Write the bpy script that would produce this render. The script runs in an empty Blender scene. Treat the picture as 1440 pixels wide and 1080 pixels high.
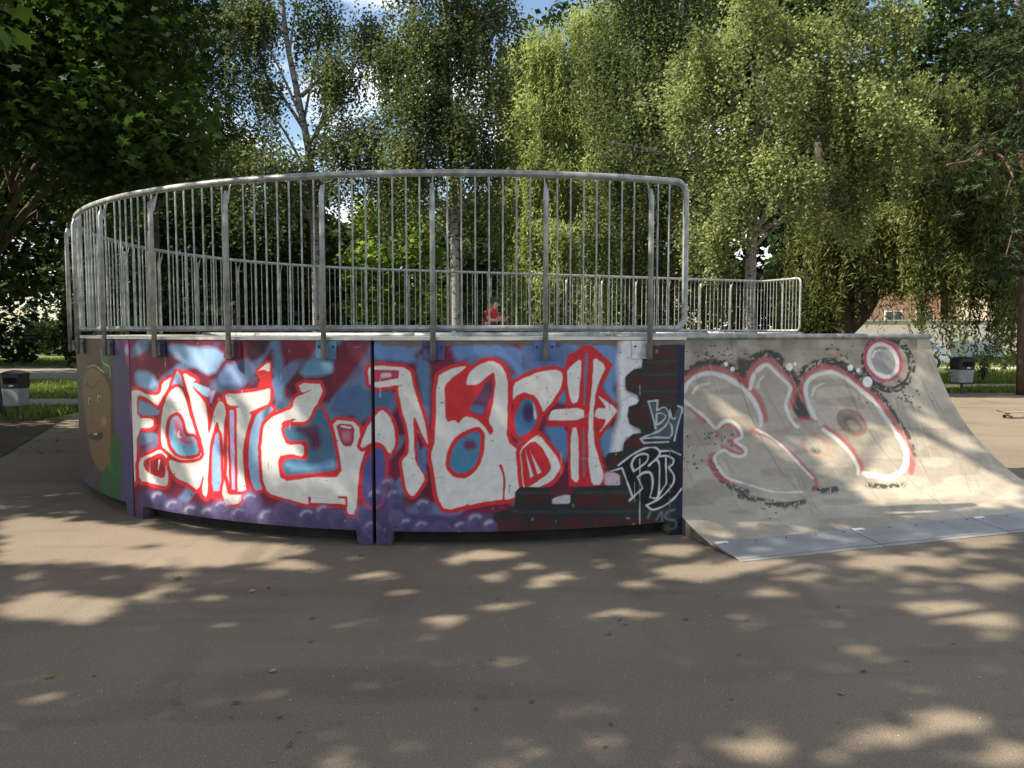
import bpy, math, random
import numpy as np
from mathutils import Vector

# ------------------------------------------------------------------ camera, sky, sun, exposure
sc = bpy.context.scene
COL = sc.collection
F, EYE, PITCH = 1100.0, 1.537, math.radians(3.83)      # focal length in px of the 1440 px wide photograph
cd = bpy.data.cameras.new('camera'); cam = bpy.data.objects.new('camera', cd); COL.objects.link(cam)
cam.location = (0, 0, EYE); cam.rotation_euler = (math.pi/2 - PITCH, 0, 0)
cd.sensor_width = 36; cd.lens = 36*F/1440; cd.clip_start = .05; cd.clip_end = 2000
sc.camera = cam
SUN_EL = math.radians(43); SUN_AZ = math.radians(14)   # sun to the left, a little behind the camera
TO_SUN = np.array([-math.cos(SUN_EL)*math.cos(SUN_AZ), -math.cos(SUN_EL)*math.sin(SUN_AZ), math.sin(SUN_EL)])
W = bpy.data.worlds.new('World'); sc.world = W; W.use_nodes = True
nt = W.node_tree; nt.nodes.clear()
wo = nt.nodes.new('ShaderNodeOutputWorld'); bg = nt.nodes.new('ShaderNodeBackground')
sky = nt.nodes.new('ShaderNodeTexSky'); sky.sky_type = 'NISHITA'; sky.sun_disc = False
sky.sun_elevation = SUN_EL; sky.sun_rotation = math.atan2(TO_SUN[0], TO_SUN[1])
sky.air_density = 1.2; sky.dust_density = .6; sky.ozone_density = 1.5
tc = nt.nodes.new('ShaderNodeTexCoord'); mp = nt.nodes.new('ShaderNodeMapping'); mp.inputs['Scale'].default_value = (1, 1, 2.2)
nz = nt.nodes.new('ShaderNodeTexNoise'); nz.inputs['Scale'].default_value = 4.2; nz.inputs['Detail'].default_value = 7; nz.inputs['Roughness'].default_value = .55
rp = nt.nodes.new('ShaderNodeValToRGB'); rp.color_ramp.elements[0].position = .47; rp.color_ramp.elements[1].position = .62
mx = nt.nodes.new('ShaderNodeMix'); mx.data_type = 'RGBA'; mx.inputs['B'].default_value = (9.5, 9.6, 9.9, 1)
L = nt.links.new
L(tc.outputs['Generated'], mp.inputs['Vector']); L(mp.outputs[0], nz.inputs['Vector']); L(nz.outputs['Fac'], rp.inputs['Fac'])
L(rp.outputs['Color'], mx.inputs['Factor']); L(sky.outputs[0], mx.inputs['A']); L(mx.outputs['Result'], bg.inputs['Color'])
bg.inputs['Strength'].default_value = .08; L(bg.outputs[0], wo.inputs['Surface'])
sl = bpy.data.lights.new('sun', 'SUN'); sl.energy = 5.0; sl.angle = math.radians(.53); sl.color = (1, .92, .78)
so = bpy.data.objects.new('sun', sl); COL.objects.link(so); so.location = (-30, -8, 30)
so.rotation_euler = Vector(TO_SUN).to_track_quat('Z', 'Y').to_euler()
sc.view_settings.view_transform = 'Standard'; sc.view_settings.look = 'None'
sc.view_settings.exposure = 1.22; sc.view_settings.gamma = 1; sc.view_settings.use_curve_mapping = False
sc.cycles.transparent_max_bounces = 8; sc.cycles.max_bounces = 6; sc.cycles.diffuse_bounces = 3

# ------------------------------------------------------------------ helpers
rng = np.random.default_rng(7); random.seed(7)
CP, SP = math.cos(PITCH), math.sin(PITCH)
def px(P):                                   # world point(s) -> photograph pixel
    P = np.asarray(P, float); X, Y, dz = P[..., 0], P[..., 1], P[..., 2]-EYE
    d = np.maximum(Y*CP-dz*SP, 1e-3); v = Y*SP+dz*CP
    return np.stack([720+F*X/d, 540-F*v/d], -1)
def ray(x, y):
    u, v = (x-720)/F, (540-y)/F
    return np.array([u, CP+v*SP, -SP+v*CP])
def gnd(x, y, z=0.):
    d = ray(x, y); t = (z-EYE)/d[2]; return np.array([0, 0, EYE])+d*t
def at(x, y, Y):                             # the point of a pixel's ray at a known distance
    d = ray(x, y); return np.array([0, 0, EYE])+d*(Y/d[1])
def s2l(c):
    c = np.asarray(c, float)/255.; return np.where(c <= .04045, c/12.92, ((c+.055)/1.055)**2.4)

MATS = {}
def mat(name, col, rough=.8, metal=0., var=.12, scale=8., bump=0., bscale=60., col2=None, spec=.3, stretch=(1, 1, 1), detail=5.):
    if name in MATS: return MATS[name]
    m = bpy.data.materials.new(name); m.use_nodes = True; t = m.node_tree; b = t.nodes['Principled BSDF']
    b.inputs['Roughness'].default_value = rough; b.inputs['Metallic'].default_value = metal; b.inputs['Specular IOR Level'].default_value = spec
    g = t.nodes.new('ShaderNodeTexCoord'); mpn = t.nodes.new('ShaderNodeMapping'); mpn.inputs['Scale'].default_value = stretch
    t.links.new(g.outputs['Object'], mpn.inputs['Vector'])
    n = t.nodes.new('ShaderNodeTexNoise'); n.inputs['Scale'].default_value = scale; n.inputs['Detail'].default_value = detail
    t.links.new(mpn.outputs[0], n.inputs['Vector'])
    r = t.nodes.new('ShaderNodeValToRGB'); r.color_ramp.elements[0].position = .32; r.color_ramp.elements[1].position = .68
    c = np.array(col[:3]); c2 = np.array(col2) if col2 is not None else c*(1+var)
    c1 = c if col2 is not None else c*(1-var)
    r.color_ramp.elements[0].color = (*c1, 1); r.color_ramp.elements[1].color = (*c2, 1)
    t.links.new(n.outputs['Fac'], r.inputs['Fac']); t.links.new(r.outputs['Color'], b.inputs['Base Color'])
    if bump:
        n2 = t.nodes.new('ShaderNodeTexNoise'); n2.inputs['Scale'].default_value = bscale; n2.inputs['Detail'].default_value = 4
        t.links.new(mpn.outputs[0], n2.inputs['Vector'])
        bn = t.nodes.new('ShaderNodeBump'); bn.inputs['Strength'].default_value = bump; bn.inputs['Distance'].default_value = .01
        t.links.new(n2.outputs['Fac'], bn.inputs['Height']); t.links.new(bn.outputs[0], b.inputs['Normal'])
    MATS[name] = m; return m

def link(name, me, m=None, parent=None, origin=(0, 0, 0), smooth=False):
    o = bpy.data.objects.new(name, me); COL.objects.link(o)
    if m is not None and not me.materials: me.materials.append(m)
    if parent is not None: o.parent = parent
    else: o.location = origin
    if smooth: me.polygons.foreach_set('use_smooth', np.ones(len(me.polygons), bool))
    return o
def mesh(name, v, f, m, parent=None, origin=(0, 0, 0), smooth=False):
    """v in world coordinates; they are stored relative to origin"""
    me = bpy.data.meshes.new(name); v = np.asarray(v, float)-np.asarray(origin, float)
    me.from_pydata(v.tolist(), [], [list(map(int, q)) for q in f]); me.update()
    return link(name, me, m, parent, origin, smooth)
def mesh_np(name, v, f, m, parent=None, origin=(0, 0, 0), smooth=False, attrs=None):
    """f is an (n,k) array: fast path for big meshes"""
    me = bpy.data.meshes.new(name); v = (np.asarray(v, float)-np.asarray(origin, float)).astype(np.float32); f = np.asarray(f, np.int32)
    n, k = f.shape
    me.vertices.add(len(v)); me.vertices.foreach_set('co', v.ravel())
    me.loops.add(n*k); me.loops.foreach_set('vertex_index', f.ravel())
    me.polygons.add(n); me.polygons.foreach_set('loop_start', np.arange(0, n*k, k, dtype=np.int32))
    me.update(calc_edges=True); me.validate()
    for an, (ty, dom, arr) in (attrs or {}).items():
        a = me.attributes.new(an, ty, dom)
        a.data.foreach_set('color' if ty == 'FLOAT_COLOR' else 'value', np.asarray(arr, np.float32).ravel())
    return link(name, me, m, parent, origin, smooth)
def thing(name, label, cat, loc=(0, 0, 0), group=None, rz=0.):
    o = bpy.data.objects.new(name, None); COL.objects.link(o); o.location = loc; o.rotation_euler = (0, 0, rz); o.empty_display_size = .2
    return tag(o, label, cat, group)
def tag(o, label, cat, group=None):
    o['label'] = label; o['category'] = cat
    if group: o['group'] = group
    return o
def struct(o): o['kind'] = 'structure'; return o
def box(x0, x1, y0, y1, z0, z1):
    v = [(x, y, z) for z in (z0, z1) for y in (y0, y1) for x in (x0, x1)]
    return v, [(0, 2, 3, 1), (4, 5, 7, 6), (0, 1, 5, 4), (2, 6, 7, 3), (0, 4, 6, 2), (1, 3, 7, 5)]
def obox(c, ax, ay, az, hx, hy, hz):          # oriented box
    c, ax, ay, az = map(np.array, (c, ax, ay, az))
    v = [c+ax*hx*i+ay*hy*j+az*hz*k for k in (-1, 1) for j in (-1, 1) for i in (-1, 1)]
    return v, [(0, 2, 3, 1), (4, 5, 7, 6), (0, 1, 5, 4), (2, 6, 7, 3), (0, 4, 6, 2), (1, 3, 7, 5)]
def tube(path, rad, n=8, cap=True):
    P = np.asarray(path, float); m = len(P); rad = np.broadcast_to(np.asarray(rad, float), (m,))
    T = np.gradient(P, axis=0); T /= np.linalg.norm(T, axis=1)[:, None]+1e-9
    ref = np.array([0, 0, 1.]) if abs(T[0, 2]) < .9 else np.array([1., 0, 0])
    v = []; a = np.linspace(0, 2*np.pi, n, endpoint=False)
    nrm = np.cross(T[0], ref); nrm /= np.linalg.norm(nrm)
    for i in range(m):
        nrm = nrm-T[i]*(nrm@T[i]); nrm /= np.linalg.norm(nrm)+1e-9; bi = np.cross(T[i], nrm)
        v.append(P[i]+rad[i]*(np.cos(a)[:, None]*nrm+np.sin(a)[:, None]*bi))
    v = np.concatenate(v); f = []
    for i in range(m-1):
        for j in range(n):
            f.append((i*n+j, i*n+(j+1) % n, (i+1)*n+(j+1) % n, (i+1)*n+j))
    if cap: f.append(tuple(range(n))[::-1]); f.append(tuple((m-1)*n+j for j in range(n)))
    return v, f
def merge(parts):
    V, Fc, o = [], [], 0
    for v, f in parts:
        V.append(np.asarray(v, float)); Fc += [tuple(i+o for i in q) for q in f]; o += len(v)
    return np.concatenate(V), Fc
def smooth_path(pts, n=6):
    P = np.asarray(pts, float); out = []
    Q = np.vstack([2*P[0]-P[1], P, 2*P[-1]-P[-2]])
    for i in range(1, len(Q)-2):
        for t in np.linspace(0, 1, n, endpoint=False):
            a, b, c, d = Q[i-1], Q[i], Q[i+1], Q[i+2]
            out.append(.5*((2*b)+(-a+c)*t+(2*a-5*b+4*c-d)*t*t+(-a+3*b-3*c+d)*t**3))
    out.append(P[-1]); return np.array(out)
def vnoise(x, y, s, seed=0):
    x = np.asarray(x)/s+seed*17.3; y = np.asarray(y)/s+seed*9.1
    xi, yi = np.floor(x).astype(np.int64), np.floor(y).astype(np.int64); fx, fy = x-xi, y-yi
    fx = fx*fx*(3-2*fx); fy = fy*fy*(3-2*fy)
    def hsh(a, b): h = (a*374761393+b*668265263+seed*1442695) & 0x7fffffff; h = ((h ^ (h >> 13))*1274126177) & 0x7fffffff; return (h % 10007)/10007.
    return (hsh(xi, yi)*(1-fx)+hsh(xi+1, yi)*fx)*(1-fy)+(hsh(xi, yi+1)*(1-fx)+hsh(xi+1, yi+1)*fx)*fy

class Paint:
    """spray paint laid on surface points; shapes are given in photograph pixels of the mural"""
    def __init__(s, P, base):
        s.X, s.Y = P[:, 0], P[:, 1]; s.C = np.tile(s2l(base), (len(P), 1)); s.lim = np.ones(len(P), bool)
        s.n1 = vnoise(s.X, s.Y, 9, 1)-.5; s.n2 = vnoise(s.X, s.Y, 2.5, 2)-.5
    def lay(s, idx, a, col): a = np.clip(a, 0, 1)[:, None]; s.C[idx] = s.C[idx]*(1-a)+s2l(col)*a
    def near(s, pts, pad):
        lo, hi = pts.min(0)-pad, pts.max(0)+pad
        return np.nonzero((s.X > lo[0]) & (s.X < hi[0]) & (s.Y > lo[1]) & (s.Y < hi[1]) & s.lim)[0]
    def segd(s, idx, pts, closed):
        x, y = s.X[idx], s.Y[idx]; d = np.full(len(idx), 1e9); ins = np.zeros(len(idx), bool)
        n = len(pts)
        for i in range(n if closed else n-1):
            a, b = pts[i], pts[(i+1) % n]; e = b-a; L2 = e@e+1e-9
            t = np.clip(((x-a[0])*e[0]+(y-a[1])*e[1])/L2, 0, 1)
            d = np.minimum(d, np.hypot(x-a[0]-t*e[0], y-a[1]-t*e[1]))
            if closed and abs(e[1]) > 1e-9:
                c = ((a[1] > y) != (b[1] > y)) & (x < (b[0]-a[0])*(y-a[1])/e[1]+a[0]); ins ^= c
        return np.where(ins, -d, d) if closed else d
    def poly(s, pts, col, soft=1., halo=0., hcol=(205, 45, 52), rnd=1, alpha=1., rough=.6):
        P = np.asarray(pts, float)
        for _ in range(rnd): P = np.stack([P*.8+np.roll(P, -1, 0)*.2, P*.2+np.roll(P, -1, 0)*.8], 1).reshape(-1, 2)
        idx = s.near(P, halo+soft*3+3)
        if not len(idx): return
        d = s.segd(idx, P, True)+rough*s.n1[idx]*2
        if halo: s.lay(idx, (halo-d)/1.4+.5, hcol)
        s.lay(idx, ((-d)/soft+.5)*alpha, col)
    def stroke(s, pts, w, col, soft=1., alpha=1., rough=.6, curve=True, dry=0.):
        P = smooth_path(pts, 5) if curve and len(pts) > 2 else np.asarray(pts, float)
        idx = s.near(P, w+soft*3+3)
        if not len(idx): return
        d = s.segd(idx, P, False)+rough*s.n1[idx]*2
        a = (w/2-d)/soft+.5
        if dry: a = a*np.clip((vnoise(s.X[idx]+s.Y[idx]*.4, s.Y[idx]*1.3, 4.5, 12)*.6+vnoise(s.X[idx]*1.1, s.Y[idx]-s.X[idx]*.3, 2.2, 13)*.5+.02-dry)*3, 0, 1)
        s.lay(idx, np.clip(a, 0, 1)*alpha, col)
    def blob(s, cx, cy, rx, ry, col, soft=.3, rot=0., alpha=1.):
        idx = s.near(np.array([[cx, cy]]), max(rx, ry)*(1+soft)+2)
        if not len(idx): return
        c, k = math.cos(rot), math.sin(rot); x, y = s.X[idx]-cx, s.Y[idx]-cy
        d = np.hypot((x*c+y*k)/rx, (-x*k+y*c)/ry)
        s.lay(idx, (1-d)/soft*alpha+.5*alpha*(d < 1), col)
    def ring(s, cx, cy, rx, ry, w, col, rot=0., alpha=1., dry=0.):
        a = np.linspace(0, 2*np.pi, 25); c, k = math.cos(rot), math.sin(rot)
        s.stroke(np.stack([cx+rx*np.cos(a)*c-ry*np.sin(a)*k, cy+rx*np.cos(a)*k+ry*np.sin(a)*c], 1), w, col, curve=False, alpha=alpha, dry=dry)

def paint_material(name, rough=.55, bump=.25):
    m = bpy.data.materials.new(name); m.use_nodes = True; t = m.node_tree; b = t.nodes['Principled BSDF']
    at_ = t.nodes.new('ShaderNodeAttribute'); at_.attribute_name = 'paint'
    g = t.nodes.new('ShaderNodeTexCoord'); n = t.nodes.new('ShaderNodeTexNoise'); n.inputs['Scale'].default_value = 14; n.inputs['Detail'].default_value = 8; n.inputs['Roughness'].default_value = .7
    t.links.new(g.outputs['Object'], n.inputs['Vector'])
    r = t.nodes.new('ShaderNodeValToRGB'); r.color_ramp.elements[0].position = .3; r.color_ramp.elements[1].position = .7
    r.color_ramp.elements[0].color = (.82, .81, .79, 1); r.color_ramp.elements[1].color = (1.06, 1.06, 1.06, 1)
    t.links.new(n.outputs['Fac'], r.inputs['Fac'])
    mu = t.nodes.new('ShaderNodeMix'); mu.data_type = 'RGBA'; mu.blend_type = 'MULTIPLY'; mu.inputs['Factor'].default_value = 1
    t.links.new(at_.outputs['Color'], mu.inputs['A']); t.links.new(r.outputs['Color'], mu.inputs['B']); t.links.new(mu.outputs['Result'], b.inputs['Base Color'])
    b.inputs['Roughness'].default_value = rough; b.inputs['Specular IOR Level'].default_value = .3
    n2 = t.nodes.new('ShaderNodeTexNoise'); n2.inputs['Scale'].default_value = 90; n2.inputs['Detail'].default_value = 4; t.links.new(g.outputs['Object'], n2.inputs['Vector'])
    bn = t.nodes.new('ShaderNodeBump'); bn.inputs['Strength'].default_value = bump; bn.inputs['Distance'].default_value = .006
    t.links.new(n2.outputs['Fac'], bn.inputs['Height']); t.links.new(bn.outputs[0], b.inputs['Normal'])
    return m

def leaf_material(name, c_dark, c_light, trans=.35, rough=.5):
    m = bpy.data.materials.new(name); m.use_nodes = True; t = m.node_tree; t.nodes.clear()
    o = t.nodes.new('ShaderNodeOutputMaterial'); a = t.nodes.new('ShaderNodeAttribute'); a.attribute_name = 'tint'
    r = t.nodes.new('ShaderNodeValToRGB'); r.color_ramp.elements[0].color = (*c_dark, 1); r.color_ramp.elements[1].color = (*c_light, 1)
    t.links.new(a.outputs['Fac'], r.inputs['Fac'])
    d = t.nodes.new('ShaderNodeBsdfPrincipled'); d.inputs['Roughness'].default_value = max(rough, .6); d.inputs['Specular IOR Level'].default_value = .12
    tr = t.nodes.new('ShaderNodeBsdfTranslucent'); mxs = t.nodes.new('ShaderNodeMixShader'); mxs.inputs[0].default_value = trans
    br = t.nodes.new('ShaderNodeMix'); br.data_type = 'RGBA'; br.blend_type = 'MULTIPLY'; br.inputs['Factor'].default_value = 1; br.inputs['B'].default_value = (1.12, 1.2, .8, 1)
    t.links.new(r.outputs['Color'], br.inputs['A'])
    t.links.new(r.outputs['Color'], d.inputs['Base Color']); t.links.new(br.outputs['Result'], tr.inputs['Color'])
    t.links.new(d.outputs[0], mxs.inputs[1]); t.links.new(tr.outputs[0], mxs.inputs[2]); t.links.new(mxs.outputs[0], o.inputs['Surface'])
    return m

# ------------------------------------------------------------------ plan of the skate ramp
C0 = np.array([-.437, 9.993]); R = 4.48; H = 1.5; RIN = 3.25; RT = 2.0; RUN = math.sqrt(RT*RT-(RT-H)**2)
TA = math.radians(22.9); STEP = math.radians(30)
def on(t, r, z): return np.stack([C0[0]+r*np.sin(t), C0[1]-r*np.cos(t), np.broadcast_to(z, np.shape(t))], -1)
def prof(t): return RT-np.sqrt(np.maximum(RT*RT-np.clip(t, 0, None)**2, 0))     # ramp height at distance t from its foot
D2 = np.array([math.cos(TA), math.sin(TA)]); N2 = np.array([-math.sin(TA), math.cos(TA)])   # far straight: along, outward
FAR0 = C0+N2*R
RB0 = np.array([1.51, 5.19]); RA = math.radians(18.2)                               # foot corner of the front quarter pipes
RD = np.array([math.cos(RA), math.sin(RA)]); RN = np.array([-math.sin(RA), math.cos(RA)])   # along, up the ramp
MOD = 1.2

# ------------------------------------------------------------------ ground
def sheet(name, pts, z, m, n=1):
    v = [(x, y, z) for x, y in pts]
    return struct(mesh(name, v, [tuple(range(len(v)))], m))
def ground_material(name, c1, c2, speck, bump):
    m = bpy.data.materials.new(name); m.use_nodes = True; t = m.node_tree; b = t.nodes['Principled BSDF']; b.inputs['Roughness'].default_value = .9; b.inputs['Specular IOR Level'].default_value = .2
    g = t.nodes.new('ShaderNodeTexCoord')
    def noise(s, d, st=(1, 1, 1)):
        mpn = t.nodes.new('ShaderNodeMapping'); mpn.inputs['Scale'].default_value = st; t.links.new(g.outputs['Object'], mpn.inputs['Vector'])
        n = t.nodes.new('ShaderNodeTexNoise'); n.inputs['Scale'].default_value = s; n.inputs['Detail'].default_value = d; t.links.new(mpn.outputs[0], n.inputs['Vector']); return n
    def ramp(n, p0, p1, a, c):
        r = t.nodes.new('ShaderNodeValToRGB'); r.color_ramp.elements[0].position = p0; r.color_ramp.elements[1].position = p1
        r.color_ramp.elements[0].color = (*a, 1); r.color_ramp.elements[1].color = (*c, 1); t.links.new(n.outputs['Fac'], r.inputs['Fac']); return r
    def mul(a, c):
        x = t.nodes.new('ShaderNodeMix'); x.data_type = 'RGBA'; x.blend_type = 'MULTIPLY'; x.inputs['Factor'].default_value = 1
        t.links.new(a, x.inputs['A']); t.links.new(c, x.inputs['B']); return x.outputs['Result']
    base = ramp(noise(.7, 6), .3, .7, c1, c2).outputs['Color']
    base = mul(base, ramp(noise(160, 3), .33, .6, (speck,)*3, (1.08, 1.07, 1.05)).outputs['Color'])
    base = mul(base, ramp(noise(330, 2), .36, .64, (.7, .7, .7), (1.16, 1.15, 1.13)).outputs['Color'])
    base = mul(base, ramp(noise(.9, 7, (1.8, .35, 1)), .34, .4, (.87, .86, .85), (1, 1, 1)).outputs['Color'])
    base = mul(base, ramp(noise(34, 5), .25, .42, (.78, .77, .76), (1, 1, 1)).outputs['Color'])
    base = mul(base, ramp(noise(1.6, 4, (.25, 1.6, 1)), .36, .46, (.86, .85, .84), (1, 1, 1)).outputs['Color'])
    base = mul(base, ramp(noise(5.5, 3), .26, .33, (.8, .79, .78), (1, 1, 1)).outputs['Color'])
    base = mul(base, ramp(noise(75, 2), .66, .74, (1, 1, 1), (1.5, 1.48, 1.44)).outputs['Color'])
    t.links.new(base, b.inputs['Base Color'])
    bn = t.nodes.new('ShaderNodeBump'); bn.inputs['Strength'].default_value = bump; bn.inputs['Distance'].default_value = .006
    t.links.new(noise(120, 4).outputs['Fac'], bn.inputs['Height']); t.links.new(bn.outputs[0], b.inputs['Normal'])
    return m
TARMAC = ground_material('tarmac', (.2, .163, .12), (.265, .216, .162), .55, .8)
PATH = ground_material('path_asphalt', (.2, .18, .155), (.27, .24, .205), .75, .4)
CONCP = ground_material('path_concrete', (.4, .36, .3), (.5, .45, .38), .85, .3)
SOIL = ground_material('soil', (.075, .055, .038), (.13, .1, .07), .5, 1.)
LAWN = mat('lawn_earth', (.09, .12, .035), rough=1, col2=(.17, .19, .065), scale=1.5, bump=.6, bscale=40)
sheet('ground', [(-350, -150), (350, -150), (350, 600), (-350, 600)], -.012, LAWN)
sheet('tarmac', [(-5.2, -30), (30, -30), (40, 18.2), (13, 19.4), (9, 20.6), (2, 21.5), (-5.5, 21), (-8.6, 18.6), (-7.9, 13.8), (-6.3, 9.7), (-5.4, 6)], 0, TARMAC)
sheet('soil_verge', [(-5.25, -30), (-5.45, 6), (-6.35, 9.7), (-7.95, 13.8), (-9.6, 13.6), (-9.3, 9), (-9, -30)], -.004, SOIL)
sheet('path', [(-45, 15.6), (-8.2, 15.6), (-8.5, 17.9), (-45, 17.9)], -.004, PATH)
sheet('path', [(-70, 25), (-6, 24.5), (-2, 25), (-6, 33), (-70, 35)], -.006, PATH)
sheet('path', [(9, 21.6), (60, 21.2), (60, 22.6), (9, 23)], -.004, CONCP)
sheet('path', [(12, 31), (80, 30.6), (80, 34), (12, 34.4)], -.004, CONCP)

# ------------------------------------------------------------------ materials of the ramp
CONC = mat('concrete', (.3, .275, .235), rough=.85, col2=(.4, .37, .32), scale=3, bump=.3, bscale=70)
STEEL = mat('galvanised_steel', (.2, .21, .205), rough=.48, metal=.5, col2=(.4, .41, .4), scale=14, bump=.08, bscale=40)
TRIM = mat('edge_steel', (.5, .49, .46), rough=.45, metal=.5, col2=(.62, .6, .56), scale=9)
PLATE = mat('toe_plate_steel', (.22, .22, .218), rough=.55, metal=.25, col2=(.33, .33, .325), scale=3, detail=8)
DARK = mat('dark_bolt', (.04, .04, .045), rough=.5, metal=.6)
WALLP = paint_material('mural_paint', .5, .22)
RAMPP = paint_material('ramp_concrete_paint', .6, .25)

# ------------------------------------------------------------------ the mural
RED, WHT = (196, 42, 50), (218, 215, 210)
def cA(pts): return [(80+x/3, 460+y/3) for x, y in pts]
def cB(pts): return [(500+x/3, 460+y/3) for x, y in pts]
def paint_wall(P3, theta):
    P = px(P3); p = Paint(P, (112, 34, 58)); vis = theta > math.radians(-61)
    p.lim = vis
    n = vnoise(P[:, 0], P[:, 1], 34, 5); n_b = vnoise(P[:, 0]+P[:, 1]*.8, P[:, 1]*.5, 26, 8)
    allv = np.arange(len(P))
    p.lay(allv, np.clip((n-.55)*5, 0, 1)*.7, (82, 30, 52)); p.lay(allv, np.clip((n_b-.62)*6, 0, 1)*.8, (96, 128, 168))
    # sky-blue and slate wedges behind the letters
    for q, c in [([(225, 485), (300, 488), (318, 500), (300, 530), (250, 505)], (150, 182, 220)), ([(190, 520), (212, 525), (224, 540), (212, 548), (192, 545)], (140, 178, 215)),
                 ([(322, 508), (345, 540), (312, 542), (306, 530)], (150, 175, 222)), ([(345, 500), (362, 535), (352, 542), (330, 515)], (66, 80, 108)),
                 ([(380, 478), (395, 480), (400, 560), (386, 575), (384, 500)], (88, 122, 158)), ([(395, 560), (425, 560), (420, 575), (388, 590)], (70, 98, 124)),
                 ([(432, 505), (470, 500), (466, 528), (420, 530)], (98, 138, 172)), ([(450, 508), (468, 512), (466, 525), (456, 522)], (120, 172, 196)),
                 ([(480, 545), (512, 540), (512, 585), (462, 582), (470, 560)], (74, 100, 140)), ([(405, 600), (445, 592), (456, 560), (470, 590), (480, 665), (396, 668), (398, 615)], (78, 120, 146)),
                 ([(440, 600), (460, 596), (458, 625), (440, 622)], (92, 40, 62)), ([(520, 482), (580, 486), (585, 512), (520, 505)], (94, 130, 178)),
                 ([(585, 500), (605, 500), (604, 600), (596, 580), (590, 545)], (82, 116, 150)), ([(500, 545), (512, 550), (530, 548), (556, 552), (548, 585), (512, 590), (500, 600)], (72, 104, 140)),
                 ([(636, 484), (690, 484), (735, 490), (735, 535), (716, 510), (690, 497), (640, 508)], (98, 132, 182)), ([(738, 484), (790, 486), (800, 500), (785, 515), (735, 522)], (88, 110, 158)),
                 ([(790, 482), (870, 482), (872, 520), (862, 540), (868, 570), (846, 548), (860, 512), (834, 490), (812, 496)], (106, 138, 184)),
                 ([(776, 560), (796, 545), (800, 570)], (84, 130, 160)), ([(762, 600), (795, 598), (797, 650), (788, 642)], (86, 126, 170)),
                 ([(840, 605), (864, 600), (862, 645), (850, 645)], (92, 130, 166)), ([(344, 470), (380, 470), (372, 500), (350, 510)], (60, 28, 44)),
                 ([(205, 480), (235, 480), (240, 500), (214, 505)], (38, 40, 58))]:
        p.poly(q, c, soft=7, rough=1.5)
    # unpainted concrete along the top, chips
    idx = np.nonzero(vis & (P[:, 0] > 535) & (P3[:, 2] > 1.435+.03*p.n1))[0]; p.lay(idx, np.full(len(idx), .85), (112, 100, 86))
    # purple cloud bank along the bottom
    p.poly([(196, 690), (215, 690), (235, 697), (260, 706), (300, 712), (340, 700), (360, 690), (375, 712), (420, 705), (470, 716), (500, 722), (512, 690), (525, 655), (540, 652), (556, 690), (568, 720), (600, 722), (640, 726), (700, 720), (700, 775), (190, 760)], (78, 66, 104), soft=7)
    # lettering, ECHTER NASCH: red mass, then white forms with red edge
    p.poly(cA([(275, 300), (330, 240), (470, 190), (508, 130), (560, 170), (660, 220), (690, 250), (900, 230), (920, 330), (1010, 300), (1020, 205), (1150, 205), (1100, 390), (1170, 370), (1290, 380), (1290, 600), (1280, 800), (1215, 800), (1070, 765), (900, 705), (720, 770), (600, 700), (480, 690), (330, 670), (300, 600)]), RED, soft=1.5, alpha=.0)
    wl = 5.2
    def Wp(q, h=wl, c=WHT): p.poly(q, c, soft=1.1, halo=h)
    Wp(cA([(288, 290), (322, 265), (345, 265), (380, 285), (420, 290), (440, 275), (445, 235), (482, 210), (484, 225), (445, 300), (425, 335), (400, 310), (345, 283), (338, 300), (338, 385), (408, 385), (408, 425), (338, 425), (336, 640), (325, 660), (312, 600), (300, 450), (286, 340)]))
    p.poly(cA([(345, 300), (400, 330), (425, 350), (440, 345), (432, 372), (345, 372)]), (126, 158, 192), soft=3)
    p.poly(cA([(345, 445), (420, 445), (432, 470), (345, 505)]), (96, 116, 142), soft=3)
    Wp(cA([(345, 560), (380, 540), (440, 515), (468, 540), (470, 660), (455, 672), (390, 655), (348, 650)]))
    p.poly(cA([(362, 570), (395, 545), (440, 530), (462, 550), (460, 620), (447, 640), (410, 625), (375, 608)]), RED)
    p.poly(cA([(400, 560), (452, 545), (455, 610), (430, 610)]), (140, 34, 48), soft=4)
    p.stroke(cA([(432, 562), (428, 600)]), 1.5, WHT)
    p.poly(cA([(520, 640), (600, 680), (640, 720), (716, 750), (700, 560), (560, 540), (470, 560), (480, 620)]), RED)
    Wp(cA([(530, 190), (592, 222), (566, 232), (575, 258), (605, 295), (630, 330), (637, 400), (640, 465), (652, 410), (665, 345), (685, 312), (703, 318), (712, 360), (715, 420), (716, 690), (780, 692), (778, 742), (712, 750), (694, 690), (690, 560), (687, 430), (678, 396), (665, 420), (648, 500), (638, 600), (633, 722), (612, 700), (622, 610), (595, 692), (560, 660), (510, 640), (482, 610), (470, 555), (520, 575), (580, 570), (618, 550), (607, 480), (587, 420), (562, 320), (542, 250)]), 5.5)
    p.poly(cA([(508, 178), (528, 225), (556, 330), (578, 420), (590, 455), (600, 480), (575, 430), (548, 300), (530, 262), (505, 246), (480, 266), (496, 215)]), (150, 176, 214), soft=1.5, halo=4)
    p.poly(cA([(540, 280), (556, 330), (585, 440), (575, 430), (550, 330)]), (190, 150, 200), soft=3)
    p.poly(cA([(566, 232), (610, 245), (650, 262), (640, 300), (620, 285), (585, 262)]), (150, 190, 220), soft=2)
    p.poly(cA([(640, 275), (672, 262), (660, 300), (648, 325)]), (196, 160, 205), soft=3)
    Wp(cA([(440, 500), (438, 400), (455, 310), (480, 268), (508, 250), (530, 265), (548, 320), (565, 390), (590, 460), (600, 500), (612, 545), (560, 562), (510, 558), (470, 525)]), 4.5)
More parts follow.
